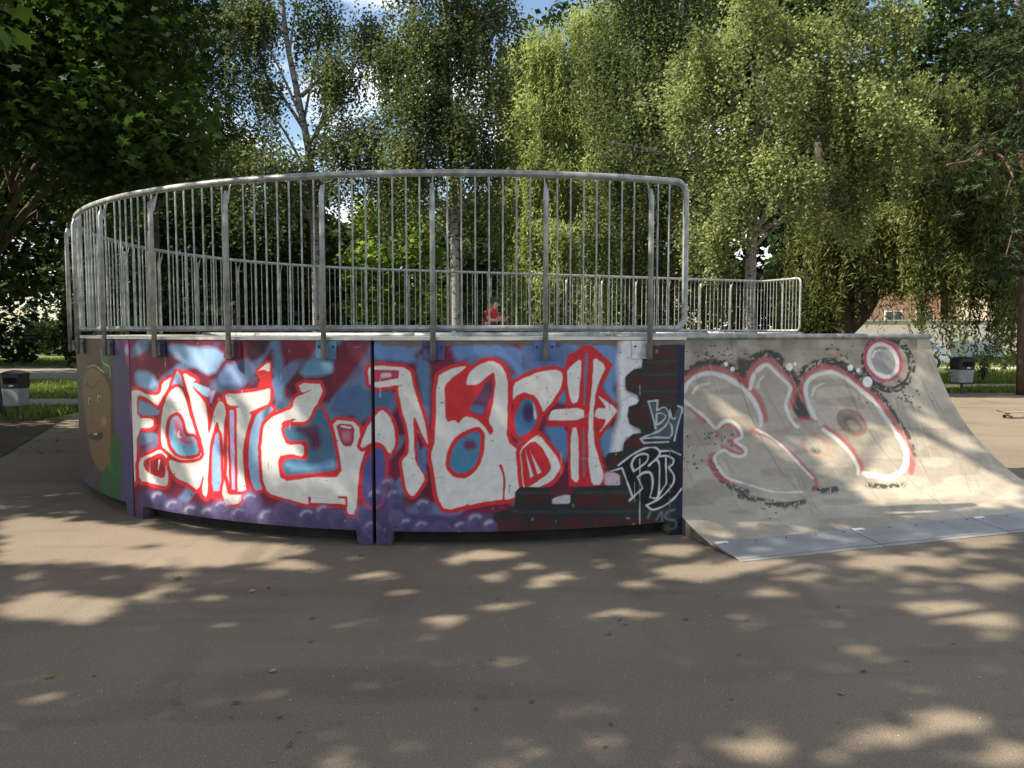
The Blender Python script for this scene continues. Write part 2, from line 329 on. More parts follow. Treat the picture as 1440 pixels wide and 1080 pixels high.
    p.poly(cA([(472, 450), (476, 400), (490, 378), (510, 372), (525, 400), (535, 450), (548, 464), (583, 464), (600, 530), (560, 545), (515, 540), (482, 500)]), (118, 180, 212), soft=1.2, halo=5)
    p.poly(cA([(490, 392), (512, 384), (530, 440), (545, 475), (580, 480), (570, 500), (520, 490), (498, 440)]), (206, 96, 122), soft=6)
    p.stroke(cA([(515, 440), (512, 458), (524, 466)]), 1.5, WHT)
    p.poly(cA([(655, 520), (668, 460), (680, 440), (690, 520), (692, 690), (655, 690)]), (140, 176, 220), soft=2, halo=4.5)
    # T
    Wp(cA([(708, 280), (760, 282), (820, 275), (880, 262), (900, 252), (898, 322), (850, 340), (808, 362), (822, 372), (802, 420), (787, 500), (784, 580), (796, 660), (800, 692), (716, 692), (722, 345), (768, 342), (768, 332), (722, 330)]))
    p.poly(cA([(728, 352), (746, 352), (752, 685), (738, 685)]), (176, 176, 222), soft=1, halo=4, rnd=0)
    p.poly(cA([(850, 362), (905, 335), (914, 347), (872, 385), (860, 450), (852, 540), (860, 630), (872, 682), (835, 692), (817, 640), (807, 560), (813, 470), (828, 400)]), (142, 178, 212), soft=1.5, halo=4.5)
    p.poly(cA([(870, 345), (905, 330), (890, 420), (868, 420)]), (84, 100, 124), soft=6)
    p.poly(cA([(835, 190), (870, 155), (905, 140), (910, 262), (840, 258), (860, 215)]), RED, soft=2)
    Wp(cA([(842, 188), (900, 142), (898, 192), (872, 178)]), 3.5)
    # second E and R
    Wp(cA([(880, 402), (910, 378), (950, 360), (995, 345), (1000, 300), (1050, 280), (1078, 260), (1032, 280), (1018, 238), (1134, 238), (1070, 398), (985, 402), (1012, 385), (945, 398), (955, 450), (968, 500), (1042, 492), (1042, 548), (990, 535), (930, 545), (945, 654), (1070, 634), (1207, 632), (1186, 500), (1160, 388), (1272, 402), (1285, 500), (1300, 470), (1312, 490), (1285, 560), (1272, 640), (1262, 790), (1226, 790), (1222, 745), (1070, 752), (960, 722), (890, 700), (868, 640), (862, 520), (868, 440)]), 5)
    p.poly(cA([(955, 420), (1060, 416), (1110, 320), (1140, 390), (1165, 480), (1190, 605), (1070, 612), (960, 628), (948, 565), (1000, 552), (1060, 565), (1062, 478), (985, 482), (968, 470)]), (70, 108, 136), soft=2, halo=4)
    p.poly(cA([(1000, 425), (1100, 410), (1120, 500), (1075, 520), (1060, 460)]), (84, 44, 70), soft=8)
    p.poly(cA([(960, 570), (1060, 585), (1180, 560), (1180, 600), (1000, 618)]), (112, 158, 196), soft=8)
    p.poly(cA([(1174, 405), (1258, 412), (1250, 500), (1212, 506), (1192, 470)]), (166, 62, 84), soft=1.5)
    p.poly(cA([(1198, 440), (1240, 440), (1238, 480), (1210, 482)]), (190, 120, 134), soft=5); p.stroke(cA([(1200, 418), (1238, 425)]), 2, WHT)
    p.stroke(cA([(1066, 720), (1066, 745), (1222, 752), (1220, 718), (1190, 718)]), 3.5, (180, 40, 48), curve=False)
    # arch across the joint and N
    Wp(cB([(18, 500), (62, 398), (108, 346), (140, 372), (165, 430), (168, 490), (147, 540), (112, 488), (70, 484), (30, 512)]))
    p.poly(cB([(28, 720), (30, 600), (55, 540), (92, 505), (120, 520), (130, 600), (110, 740), (60, 760)]), (84, 84, 142), soft=2, halo=5)
    Wp([(516, 517), (531, 514), (576, 517), (583, 550), (591, 572), (598, 598), (603, 628), (597, 618), (590, 600), (582, 583), (581, 600), (583, 640), (584, 650), (599, 672), (589, 689), (580, 699), (572, 692), (568, 670), (565, 648), (575, 638), (575, 615), (573, 600), (566, 580), (561, 556), (559, 545), (566, 541), (521, 546)])
    p.poly([(523, 520), (561, 521), (561, 532), (525, 538)], (178, 62, 78), soft=1.2, rnd=0); p.poly([(535, 525), (549, 524), (551, 530), (536, 532)], (214, 190, 194), soft=1.5)
    p.poly([(586, 612), (592, 640), (602, 665), (598, 668), (588, 655)], (84, 108, 150), soft=1.5)
    # A
    p.poly([(624, 543), (655, 515), (660, 542), (672, 541), (692, 520), (698, 545), (688, 595), (668, 586), (652, 584), (645, 598), (638, 590), (626, 594)], (196, 44, 52), soft=1)
    Wp([(614, 530), (630, 520), (660, 513), (640, 528), (624, 543), (626, 562), (627, 594), (639, 590), (645, 597), (653, 585), (667, 588), (680, 598), (690, 613), (694, 605), (687, 592), (693, 570), (697, 540), (695, 522), (685, 530), (671, 541), (654, 542), (659, 525), (672, 513), (691, 507), (705, 513), (714, 530), (714, 570), (712, 620), (733, 636), (736, 690), (720, 702), (690, 704), (660, 710), (626, 718), (616, 701), (613, 684), (610, 660), (606, 640), (612, 620)], 6)
    p.poly([(690, 529), (694, 545), (680, 586), (658, 577)], (100, 62, 94), soft=2); p.poly([(664, 568), (682, 572), (679, 584), (660, 577)], (86, 112, 158), soft=3)
    p.poly([(632, 655), (634, 640), (642, 622), (655, 612), (671, 606), (676, 612), (675, 635), (668, 655), (655, 666), (642, 666)], (70, 128, 160), soft=1, halo=6.5)
    p.blob(661, 626, 10, 9, (112, 50, 92), .9)
    p.stroke([(704, 655), (709, 672), (708, 703)], 3.6, RED)
    # S, C
    Wp([(722, 540), (738, 531), (761, 522), (781, 520), (790, 523), (792, 531), (789, 546), (776, 565), (763, 581), (760, 569), (752, 557), (738, 551), (727, 556), (721, 563)], 6)
    Wp([(752, 614), (759, 612), (773, 630), (785, 645), (789, 659), (776, 676), (757, 686), (745, 688), (736, 688), (733, 656), (730, 632)], 6)
    p.poly([(731, 634), (750, 619), (763, 630), (771, 645), (776, 658), (771, 667), (746, 683), (737, 686), (734, 656)], (198, 46, 54), soft=1)
    p.poly([(738, 631), (750, 669), (746, 672)], WHT, rnd=0); p.poly([(745, 633), (761, 664), (756, 667)], WHT, rnd=0)
    p.poly([(723, 589), (730, 570), (738, 561), (749, 562), (757, 580), (755, 593), (746, 607), (732, 615), (725, 607)], (70, 114, 158), soft=1.2, halo=7)
    p.blob(743, 580, 9, 15, (66, 44, 84), .9); p.poly([(749, 564), (754, 575), (755, 590), (751, 590)], (214, 190, 204), soft=1)
    # H and arrow
    p.poly([(797, 500), (822, 486), (832, 486), (862, 512), (846, 545), (870, 574), (870, 580), (842, 620), (852, 668), (846, 686), (800, 684), (797, 600), (768, 600), (768, 584), (796, 572), (794, 520)], RED, soft=1.2, rnd=0)
    p.poly([(770, 601), (797, 600), (797, 640)], (86, 126, 170), soft=1)
    for q in ([(818, 502), (798, 520), (797, 528), (799, 549), (804, 568), (814, 565), (816, 531)], [(803, 601), (813, 601), (814, 671), (811, 679), (802, 671)], [(775, 577), (782, 575), (821, 574), (821, 590), (773, 592), (771, 588)],
              [(834, 501), (853, 514), (844, 534), (838, 549), (835, 574), (834, 592), (835, 620), (841, 641), (849, 670), (844, 682), (832, 682), (828, 656), (827, 620), (828, 586), (831, 556), (834, 528)], [(838, 574), (855, 575), (841, 557), (845, 559), (867, 575), (867, 580), (841, 611), (855, 589), (837, 588)]):
        p.poly(q, WHT, soft=1.2)
    p.poly([(823, 497), (827, 497), (823, 570), (820, 570)], (100, 116, 150), soft=1.2, rnd=0); p.poly([(819, 600), (822, 600), (823, 670), (820, 670)], (120, 104, 128), soft=1.2, rnd=0)
    # white haze, then painted brickwork
    p.poly([(872, 476), (902, 476), (908, 512), (892, 522), (880, 532), (880, 550), (900, 560), (900, 575), (886, 586), (888, 600), (902, 607), (890, 614), (878, 624), (872, 642), (858, 640), (864, 605), (872, 580), (869, 540), (868, 510)], (216, 216, 222), soft=9)
    p.poly([(777, 701), (802, 694), (802, 709), (777, 709)], (190, 186, 186), soft=2); p.poly([(850, 664), (874, 664), (874, 684), (850, 684)], (196, 178, 186), soft=4)
    BK = (37, 43, 43)
    p.poly([(905, 486), (963, 484), (963, 760), (694, 760), (694, 722), (724, 712), (724, 692), (731, 685), (773, 685), (776, 709), (802, 709), (803, 692), (812, 684), (872, 682), (872, 668), (855, 660), (850, 645), (856, 637), (876, 634), (877, 622), (890, 610), (902, 609), (900, 603), (886, 597), (882, 585), (884, 572), (895, 568), (899, 563), (896, 555), (880, 549), (879, 530), (891, 519), (902, 517)], BK, soft=1.4, rnd=0)
    for x0, y0, x1, y1 in [(908, 490, 952, 503), (912, 510, 940, 522), (945, 510, 957, 522), (884, 529, 914, 546), (922, 530, 957, 546), (900, 556, 935, 566), (940, 556, 957, 566), (886, 575, 915, 594), (880, 615, 915, 630), (858, 642, 880, 660), (736, 695, 769, 706), (809, 695, 848, 713), (857, 695, 888, 713), (698, 727, 736, 747), (745, 727, 782, 747), (790, 727, 826, 747), (834, 727, 872, 747), (880, 727, 916, 747)]:
        p.poly([(x0, y0), (x1, y0), (x1, y1), (x0, y1)], (70, 33, 34), soft=7, rnd=0, alpha=.9)
    for y in (508, 526, 550, 570, 692, 719): p.stroke([(725 if y > 600 else 905, y+1), (958, y)], 3, (62, 72, 70), soft=3, alpha=.55)
    p.poly([(953, 486), (966, 486), (966, 760), (950, 760)], (24, 32, 66), soft=5, rnd=0)
    # tags
    def cT(q): return [(840+x/7.2, 470+y/7.2) for x, y in q]
    def cR(q): return [(840+x/6.75, 610+y/6.75) for x, y in q]
    GL = (176, 186, 192)
    p.poly(cT([(520, 685), (610, 672), (610, 765), (690, 745), (728, 800), (740, 900), (815, 730), (860, 760), (780, 1075), (450, 1060), (600, 990)]), (74, 84, 92), soft=1.5)
    for q in ([(515, 680), (610, 670), (605, 770)], [(520, 690), (560, 830), (590, 950)], [(605, 770), (680, 740), (725, 800), (720, 880), (640, 970), (470, 1040)], [(600, 805), (602, 910), (660, 880), (690, 830), (650, 800), (602, 805)], [(735, 760), (750, 840), (772, 860), (790, 845)], [(815, 725), (860, 760), (820, 900), (780, 1075)], [(440, 1055), (600, 1045), (740, 1040), (755, 940), (730, 895)], [(440, 1065), (470, 1100), (720, 1090)]):
        p.stroke(cT(q), 2.2, GL, curve=len(q) > 3)
    p.poly(cR([(200, 310), (330, 200), (540, 130), (620, 165), (790, 200), (800, 520), (720, 620), (525, 720), (465, 680), (330, 585)]), (14, 17, 20), soft=3)
    for q in ([(200, 300), (330, 200), (450, 140), (540, 130), (590, 165), (580, 215), (490, 300)], [(345, 355), (325, 290), (360, 220), (430, 190), (480, 205), (470, 260), (400, 320), (345, 355)], [(130, 355), (235, 325), (330, 585)], [(305, 635), (430, 515), (380, 410)], [(380, 410), (440, 370), (500, 370), (525, 430), (520, 520), (500, 605)], [(500, 605), (575, 600), (590, 420), (585, 280), (550, 250), (490, 300)], [(590, 165), (700, 160), (790, 200)], [(580, 215), (660, 210), (720, 240), (715, 290), (680, 320), (725, 390), (720, 470), (650, 560), (580, 620), (465, 680)], [(465, 680), (525, 720), (620, 690), (720, 620), (800, 520)], [(650, 230), (655, 470), (580, 590)]):
        p.stroke(cR(q), 2.2, (196, 204, 208), curve=len(q) > 3)
    for q in ([(500, 745), (480, 800)], [(600, 750), (560, 820)], [(612, 750), (615, 830)], [(730, 720), (660, 750), (650, 800), (740, 830), (740, 890), (680, 900), (650, 860)]):
        p.stroke(cR(q), 2.6, (112, 120, 122), soft=2.5)
    p.stroke(cR([(403, 240), (403, 895)]), 1.1, (190, 196, 196))
    # bubbles with pale rims
    for x, y, r in [(222, 700, 11), (243, 714, 14), (268, 722, 15), (292, 724, 13), (312, 716, 16), (336, 724, 13), (352, 706, 17), (376, 728, 15), (402, 718, 17), (432, 728, 16), (455, 720, 13), (476, 730, 15), (496, 738, 13), (512, 722, 14), (528, 700, 15), (522, 744, 14), (545, 684, 14), (553, 698, 11), (556, 712, 12), (557, 728, 12), (572, 740, 14), (595, 713, 14), (593, 743, 13), (620, 745, 14), (648, 743, 12), (669, 733, 14), (689, 740, 11)]:
        g = random.uniform(-14, 14); p.blob(x, y, r, r, (108+g, 98+g, 144+g), 1.1, alpha=.7); p.blob(x+3, y+4, r*.8, r*.8, (66+g, 60+g, 98+g), 1.2, alpha=.6)
        if random.random() < .3: continue
        a = np.linspace(random.uniform(-3, -2.4), random.uniform(-1.4, -.8), 6); p.stroke(np.stack([x+r*.6*np.cos(a), y+r*.6*np.sin(a)], 1), random.uniform(1.6, 3), (200, 200, 216), soft=5, alpha=.6)
    # speckle, scuffs and dirt along the foot
    for k in range(230):
        x, y = random.uniform(215, 950), random.uniform(480, 745); p.blob(x, y, random.uniform(.5, 1.1), random.uniform(.5, 1.2), (40, 38, 38), .6)
    for k in range(46):       # runs of paint and scratches
        x, y = random.uniform(210, 945), random.uniform(495, 700); ln = random.uniform(8, 34)
        p.stroke([(x, y), (x+random.uniform(-.6, .6), y+ln)], random.uniform(.5, 1.0), random.choice([(150, 36, 44), (206, 204, 200), (70, 72, 96)]), soft=1, alpha=.6)
    for k in range(40):
        x, y = random.uniform(205, 950), random.uniform(480, 740); a = random.uniform(-.5, .5); ln = random.uniform(5, 26)
        p.stroke([(x, y), (x+ln*math.cos(a), y+ln*math.sin(a))], random.uniform(.4, .8), random.choice([(150, 142, 132), (60, 56, 56)]), soft=.9, alpha=.6)
    for k in range(34):
        x, y = random.uniform(205, 950), random.choice([random.uniform(478, 500), random.uniform(700, 748)]); p.blob(x, y, random.uniform(1, 3.4), random.uniform(.8, 2.4), (128, 118, 106), .5, random.uniform(0, 3), .8)
    zz = P3[:, 2]; i2 = np.nonzero(vis & (zz < .3))[0]
    p.lay(i2, np.clip((.2-zz[i2])*5, 0, .75)*np.clip((vnoise(P[i2, 0], P[i2, 1], 5, 4)+vnoise(P[i2, 0], P[i2, 1], 1.7, 3)-.95)*3, 0, 1), (62, 54, 46))
    # left panel: a long-chinned face under a cap, green and violet ground
    lp = theta < math.radians(-37.1); p.lim = vis & lp
    idx = np.nonzero(lp)[0]; p.lay(idx, np.full(len(idx), .9), (64, 52, 54))
    c1 = lambda q: [(100+x*.1528, 470+y*.1528) for x, y in q]; c5 = lambda q: [(100+x*.1528, 610+y*.1528) for x, y in q]
    p.poly(c1([(370, 30), (600, 30), (600, 1900), (430, 1900), (400, 700)]), (78, 66, 104), soft=5)
    p.poly(c1([(480, 40), (600, 40), (600, 330), (520, 290)]), (196, 76, 112), soft=6); p.blob(179, 492, 4, 8, (170, 170, 220), .9)
    p.poly(c1([(80, 40), (260, 40), (290, 320), (150, 330)]), (74, 42, 34), soft=4)
    p.poly(c1([(280, 180), (340, 190), (350, 380), (300, 350)]), (58, 104, 60), soft=4); p.stroke(c1([(275, 150), (290, 260), (350, 300), (360, 400)]), 1.6, (140, 150, 120))
    p.poly(c1([(330, 950), (460, 900), (470, 1500), (320, 1640), (250, 1500)]), (44, 84, 46), soft=5)
    p.poly(c1([(105, 560), (112, 400), (150, 310), (210, 298), (290, 370), (350, 480), (362, 560), (362, 1010), (350, 1170), (290, 1270), (230, 1210), (175, 1090), (150, 900)]), (116, 86, 54), soft=2)
    p.stroke(c1([(140, 320), (210, 300), (290, 360), (385, 500)]), 2.6, (54, 36, 36)); p.stroke(c1([(150, 305), (215, 288), (300, 350)]), 1.2, (196, 180, 150))
    p.stroke(c1([(140, 455), (200, 500), (250, 440), (288, 440)]), 1.8, (66, 36, 28))
    for ex, ey in ((170, 612), (255, 592)):
        (qx, qy), = c1([(ex, ey)]); p.blob(qx, qy, 4, 7.5, (66, 40, 30), .3); p.blob(qx, qy, 3, 6, (150, 136, 112), .3); p.blob(qx+.6, qy+1, 1.4, 3.2, (40, 28, 24), .4)
    p.stroke(c1([(195, 690), (182, 790), (220, 832), (265, 800)]), 1.5, (110, 66, 36)); p.blob(146, 592, 4, 7, (150, 118, 84), .9)
    p.poly(c1([(150, 930), (210, 890), (250, 905), (295, 895), (296, 960), (240, 985), (170, 965)]), (58, 26, 26), soft=1.5); p.poly(c1([(200, 905), (245, 905), (240, 930), (205, 930)]), (200, 160, 150), soft=1.5)
    p.stroke(c5([(240, 190), (270, 220), (300, 190)]), 1.2, (120, 74, 40))
    p.lim = np.ones(len(P), bool)
    back = np.nonzero(~vis)[0]; p.lay(back, np.ones(len(back)), (104, 92, 84))
    return p.C

def paint_ramp(P3):
    P = px(P3); p = Paint(P, (176, 165, 146)); X, Y = P.T
    allv = np.arange(len(P))
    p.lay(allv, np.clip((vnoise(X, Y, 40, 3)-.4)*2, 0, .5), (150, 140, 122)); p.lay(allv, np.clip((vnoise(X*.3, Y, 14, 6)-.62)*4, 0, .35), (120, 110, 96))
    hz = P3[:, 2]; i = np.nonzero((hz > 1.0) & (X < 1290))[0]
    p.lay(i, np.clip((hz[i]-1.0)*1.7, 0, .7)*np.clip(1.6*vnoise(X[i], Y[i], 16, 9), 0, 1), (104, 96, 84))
    K = (44, 42, 40); WH = (208, 203, 194); RD_ = (170, 76, 78)
    for q, w in [([(966, 524), (985, 513), (1005, 510), (1022, 513), (1038, 524)], 12), ([(1044, 534), (1048, 518), (1060, 504), (1078, 497), (1094, 503), (1106, 518), (1116, 530)], 12), ([(1120, 540), (1130, 522), (1142, 514), (1160, 510), (1182, 512), (1202, 526), (1218, 538)], 13), ([(1226, 546), (1245, 565), (1262, 590), (1276, 612), (1287, 640)], 7), ([(1000, 650), (1010, 668), (1028, 684), (1050, 692)], 9), ([(1040, 697), (1070, 704), (1100, 710), (1130, 706)], 8), ([(1145, 686), (1158, 690), (1175, 688)], 9), ([(1220, 682), (1245, 684), (1272, 682)], 7)]:
        p.stroke(q, w, K, soft=3, dry=.32, alpha=.9)
    p.poly([(1116, 556), (1126, 545), (1131, 562), (1139, 585), (1141, 591), (1122, 588), (1113, 574)], (66, 62, 58), soft=3)
    p.poly([(1034, 500), (1052, 505), (1048, 540), (1040, 530)], (70, 66, 60), soft=4, alpha=.8)
    for k in range(150):      # dabs of dark paint
        x, y = random.choice([(985, 500), (1010, 495), (1165, 500), (1190, 500), (1000, 618), (985, 650), (1225, 560), (1095, 712), (1275, 560), (1262, 545), (1020, 610)])
        p.blob(x+random.gauss(0, 15), y+random.gauss(0, 7), random.uniform(1, 3), random.uniform(.8, 2), (62, 58, 52), .8, alpha=.7)
    for q, w in [([(963, 535), (975, 524), (993, 518), (1012, 519), (1032, 527), (1050, 541), (1062, 554), (1072, 570), (1075, 590)], 8), ([(969, 574), (991, 592)], 5), ([(1005, 606), (1010, 610)], 5), ([(1013, 600), (1023, 596), (1033, 600), (1039, 610), (1033, 617)], 5), ([(1026, 620), (1046, 634), (1043, 639), (1033, 637), (1015, 628)], 6), ([(1008, 638), (1000, 641), (1001, 656), (1011, 670), (1028, 679)], 7),
                 ([(1050, 542), (1053, 526), (1063, 513), (1076, 506), (1087, 510), (1101, 523), (1115, 540), (1117, 553), (1112, 572)], 8), ([(1130, 562), (1127, 545), (1133, 530), (1146, 520), (1161, 517), (1177, 519), (1195, 530), (1213, 544), (1233, 562), (1247, 579), (1259, 597), (1270, 613), (1279, 632), (1283, 650), (1282, 664)], 8), ([(1120, 590), (1133, 588), (1147, 592)], 5), ([(1160, 600), (1181, 614), (1198, 632), (1209, 650), (1215, 668)], 6), ([(1056, 606), (1075, 610), (1103, 629), (1126, 652), (1148, 678), (1142, 690)], 6)]:
        p.stroke(q, w, RD_, soft=3, alpha=.75, rough=1)
    for q, w in [([(963, 550), (969, 537), (982, 528), (995, 525), (1011, 527), (1028, 534), (1043, 545), (1054, 555), (1063, 569), (1069, 584), (1070, 598)], 6), ([(961, 563), (978, 576), (993, 588), (1003, 600), (1008, 602), (1015, 595), (1024, 592), (1034, 596), (1042, 606), (1043, 615), (1034, 620), (1046, 629), (1049, 637), (1041, 642), (1028, 639), (1017, 633), (1005, 643), (1010, 657), (1023, 672), (1043, 679)], 4.2), ([(1043, 679), (1067, 686), (1093, 692), (1129, 692)], 2.6),
                 ([(1055, 547), (1058, 533), (1064, 522), (1078, 513), (1087, 520), (1099, 532), (1111, 544), (1108, 558), (1105, 568), (1109, 584), (1117, 597), (1122, 600)], 5), ([(1147, 589), (1138, 569), (1133, 552), (1135, 539), (1145, 529), (1161, 524), (1173, 524), (1189, 532), (1207, 546), (1227, 563), (1241, 581), (1253, 598), (1263, 612)], 5.5), ([(1263, 612), (1272, 628), (1275, 643), (1272, 657), (1261, 668), (1247, 672), (1231, 669), (1215, 666)], 8), ([(1158, 604), (1176, 617), (1191, 632), (1200, 644), (1206, 657), (1207, 667)], 5), ([(1064, 604), (1080, 612), (1101, 628), (1122, 651), (1143, 673)], 3.5)]:
        p.stroke(q, w, WH, soft=2, rough=.8, alpha=.9)
    for q in ([(974, 553), (982, 543), (998, 539)], [(1066, 544), (1068, 535), (1074, 529)], [(1142, 556), (1146, 545), (1158, 539)], [(1227, 502), (1230, 495), (1237, 493)]): p.stroke(q, 3, (198, 192, 182), soft=2)
    p.ring(1147, 628, 19, 14, 6, (182, 136, 116), .35, .5); p.blob(1147, 634, 9, 5, (92, 84, 74), .9, .3, .7)
    p.blob(1198, 594, 24, 15, (92, 82, 74), 1.0, .65, .8); p.ring(1198, 594, 22, 14, 5, (150, 96, 86), .65, .55); p.blob(1200, 598, 11, 6, (150, 138, 120), .9, .65)
    for r_, d in ((9, .3), (13, .42)): p.ring(1245+r_*.3, 509+r_*.2, 22+r_, 27+r_, 5, K, -.5, .9, d)
    p.ring(1242, 507, 24, 29, 5.5, (178, 74, 96), -.5, .9); p.ring(1242, 507, 19, 24, 5.5, WH, -.5); p.blob(1242, 507, 15, 20, (150, 147, 142), .3, -.5); p.stroke([(1227, 502), (1230, 495), (1237, 493)], 2.5, WH)
    for x, y, r in [(1021, 512, 3), (1030, 519, 3.2), (1110, 516, 5), (1118, 512, 2.5), (1196, 517, 4), (1207, 521, 3), (1220, 537, 7)]: p.blob(x, y, r, r*1.1, (222, 220, 214), .25)
    for k in range(60):       # wheel marks running up the curve
        x, y = random.uniform(985, 1400), random.uniform(560, 735); l_ = random.uniform(20, 120); b_ = random.uniform(.35, .8)
        p.stroke([(x, y), (x-l_*.45*b_, y-l_*.5), (x-l_*b_*.8, y-l_)], random.uniform(.8, 2.4), random.choice([(96, 88, 78), (120, 110, 96), (196, 188, 172)]), soft=2, alpha=random.uniform(.15, .4))
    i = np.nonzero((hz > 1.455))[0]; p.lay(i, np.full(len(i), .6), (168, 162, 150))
    return p.C

# ------------------------------------------------------------------ ring of ramp modules
def grid_faces(nu, nv):
    i = np.arange(nu-1)[:, None]*nv+np.arange(nv-1)[None]
    return np.stack([i, i+nv, i+nv+1, i+1], -1).reshape(-1, 4)
def wall_slab(parent, org, fn, s0, s1, nu, nv, paint=None, foot=.11, lift=.105, thick=.12, name='outer_wall'):
    """fn(s, r, z): s metres along, r metres outward from the wall face"""
    s = np.linspace(s0, s1, nu); L = s1-s0
    e = np.minimum(s-s0, s1-s); zb = np.clip((e-foot)/.012, 0, 1)*lift+.0
    zt = 1.472
    S = np.repeat(s, nv).reshape(nu, nv); Z = zb[:, None]+(zt-zb)[:, None]*np.linspace(0, 1, nv)[None]
    front = fn(S, 0*S, Z).reshape(-1, 3)
    bk0 = fn(s, 0*s-thick, zb); bk1 = fn(s, 0*s-thick, 0*s+zt)
    n = nu*nv; V = np.concatenate([front, bk0, bk1]); f = [grid_faces(nu, nv)]
    a = np.arange(nu-1); fb, ft, b0, b1 = a*nv, a*nv+nv-1, n+a, n+nu+a
    f.append(np.stack([fb, b0, b0+1, fb+nv], -1)); f.append(np.stack([ft, ft+nv, b1+1, b1], -1)); f.append(np.stack([b0, b1, b1+1, b0+1], -1))
    for k, sg in ((0, 1), (nu-1, -1)):
        col = k*nv+np.arange(nv)
        f.append(np.array([[col[0], col[nv-1], n+nu+k, n+k][::sg]]))
    Fq = np.concatenate(f)
    colr = np.tile(np.array([*s2l((120, 108, 96)), 1.]), (len(V), 1))
    if paint is not None: colr[:n, :3] = paint(front, s, nv)
    return mesh_np(name, V, Fq, WALLP, parent, org, attrs={'paint': ('FLOAT_COLOR', 'POINT', colr)})
def strip(parent, org, fn, s0, s1, nu, prof_rz, m, name, smooth=False, closed=True):
    s = np.linspace(s0, s1, nu); k = len(prof_rz)
    V = np.concatenate([fn(s, 0*s+r, 0*s+z) for r, z in prof_rz]).reshape(k, nu, 3).transpose(1, 0, 2).reshape(-1, 3); f = []
    for i in range(nu-1):
        for j in range(k if closed else k-1): f.append((i*k+j, (i+1)*k+j, (i+1)*k+(j+1) % k, i*k+(j+1) % k))
    if closed: f.append(tuple(range(k))); f.append(tuple((nu-1)*k+j for j in range(k))[::-1])
    return mesh(name, V, f, m, parent, org, smooth)
def circ(r, cr, cz, n=10): return [(cr+r*math.cos(a), cz+r*math.sin(a)) for a in np.linspace(0, 2*np.pi, n, endpoint=False)]
GAP_SHADE = mat('gap_shade', (.022, .02, .018), rough=.95, var=.4, scale=6)  # near-black colour standing in for the shade under the walls
MOSS_SHADE = mat('mossy_shaded_concrete', (.06, .055, .04), rough=.95, col2=(.13, .115, .085), scale=9, bump=.4, bscale=50)  # mossy brown, with the shadow on the ramp side darkened into the colour
def ramp_parts(root, org, fn, s0, s1, nu, depth):
    strip(root, org, fn, s0+.02, s1-.02, nu, [(-.2, .001), (-.125, .001), (-.125, .35), (-.2, .35)], GAP_SHADE, 'shade_plinth')  # added slab that fills the gap under the wall with dark shade
    strip(root, org, fn, s0, s1, nu, [(-.13, 1.476), (.006, 1.476), (.006, 1.499), (-.13, 1.499)], TRIM, 'edge_trim')
    strip(root, org, fn, s0, s1, nu, [(-.133, 1.44), (-.133, 1.496), (-depth+.03, 1.496), (-depth+.03, 1.44)], CONC, 'deck')
    t = np.linspace(0, RUN, 14); pr = [(-depth-RUN+x, float(prof(x))+.002) for x in t]
    strip(root, org, fn, s0, s1, nu, pr+[(-depth, 1.38), (-depth-.25, .5), (-depth-RUN+.5, .001)], CONC, 'transition', True)
    strip(root, org, fn, s0, s1, nu, circ(.028, -depth, 1.502), STEEL, 'coping', True)
ring_labels = ['curved concrete ramp module painted with the last graffiti letters, dark bricks and white tags', 'curved concrete ramp module painted with the first graffiti letters above purple bubbles', 'curved concrete ramp module painted with a long-chinned face and green patch']
G = .014/R
for k in range(6):
    t1 = TA-k*STEP; t0 = t1-STEP
    c = on(np.array((t0+t1)/2), R-.6, 0.); org = tuple(c)
    lab = ring_labels[k] if k < 3 else 'plain curved concrete ramp module at the back of the bowl'
    root = thing('curved_ramp_module', lab, 'skate ramp', org, None if k < 3 else 'plain curved ramp modules')
    fn = lambda s, r, z: on(np.asarray(s)/R, R+np.asarray(r), np.asarray(z))
    dense = k < 3
    wall_slab(root, org, fn, (t0+G)*R, (t1-G)*R, 400 if k < 2 else (300 if dense else 30), 250 if dense else 4, (lambda fr, s, nv: paint_wall(fr, np.repeat(s/R, nv))) if dense else None)
    ramp_parts(root, org, fn, (t0+G*.2)*R, (t1-G*.2)*R, 16, R-RIN)
for k in range(7):           # far straight
    s0, s1 = k*MOD+.004, (k+1)*MOD-.004
    fn = lambda s, r, z: np.stack([FAR0[0]+D2[0]*np.asarray(s)+N2[0]*np.asarray(r), FAR0[1]+D2[1]*np.asarray(s)+N2[1]*np.asarray(r), np.asarray(z)+0*np.asarray(s)], -1)
    org = tuple(fn(np.array((s0+s1)/2), np.array(-.6), np.array(0.)))
    root = thing('straight_ramp_module', 'straight concrete ramp module carrying the far railing', 'skate ramp', org, 'far straight ramp modules')
    wall_slab(root, org, fn, s0, s1, 12, 4); ramp_parts(root, org, fn, s0, s1, 2, R-RIN)

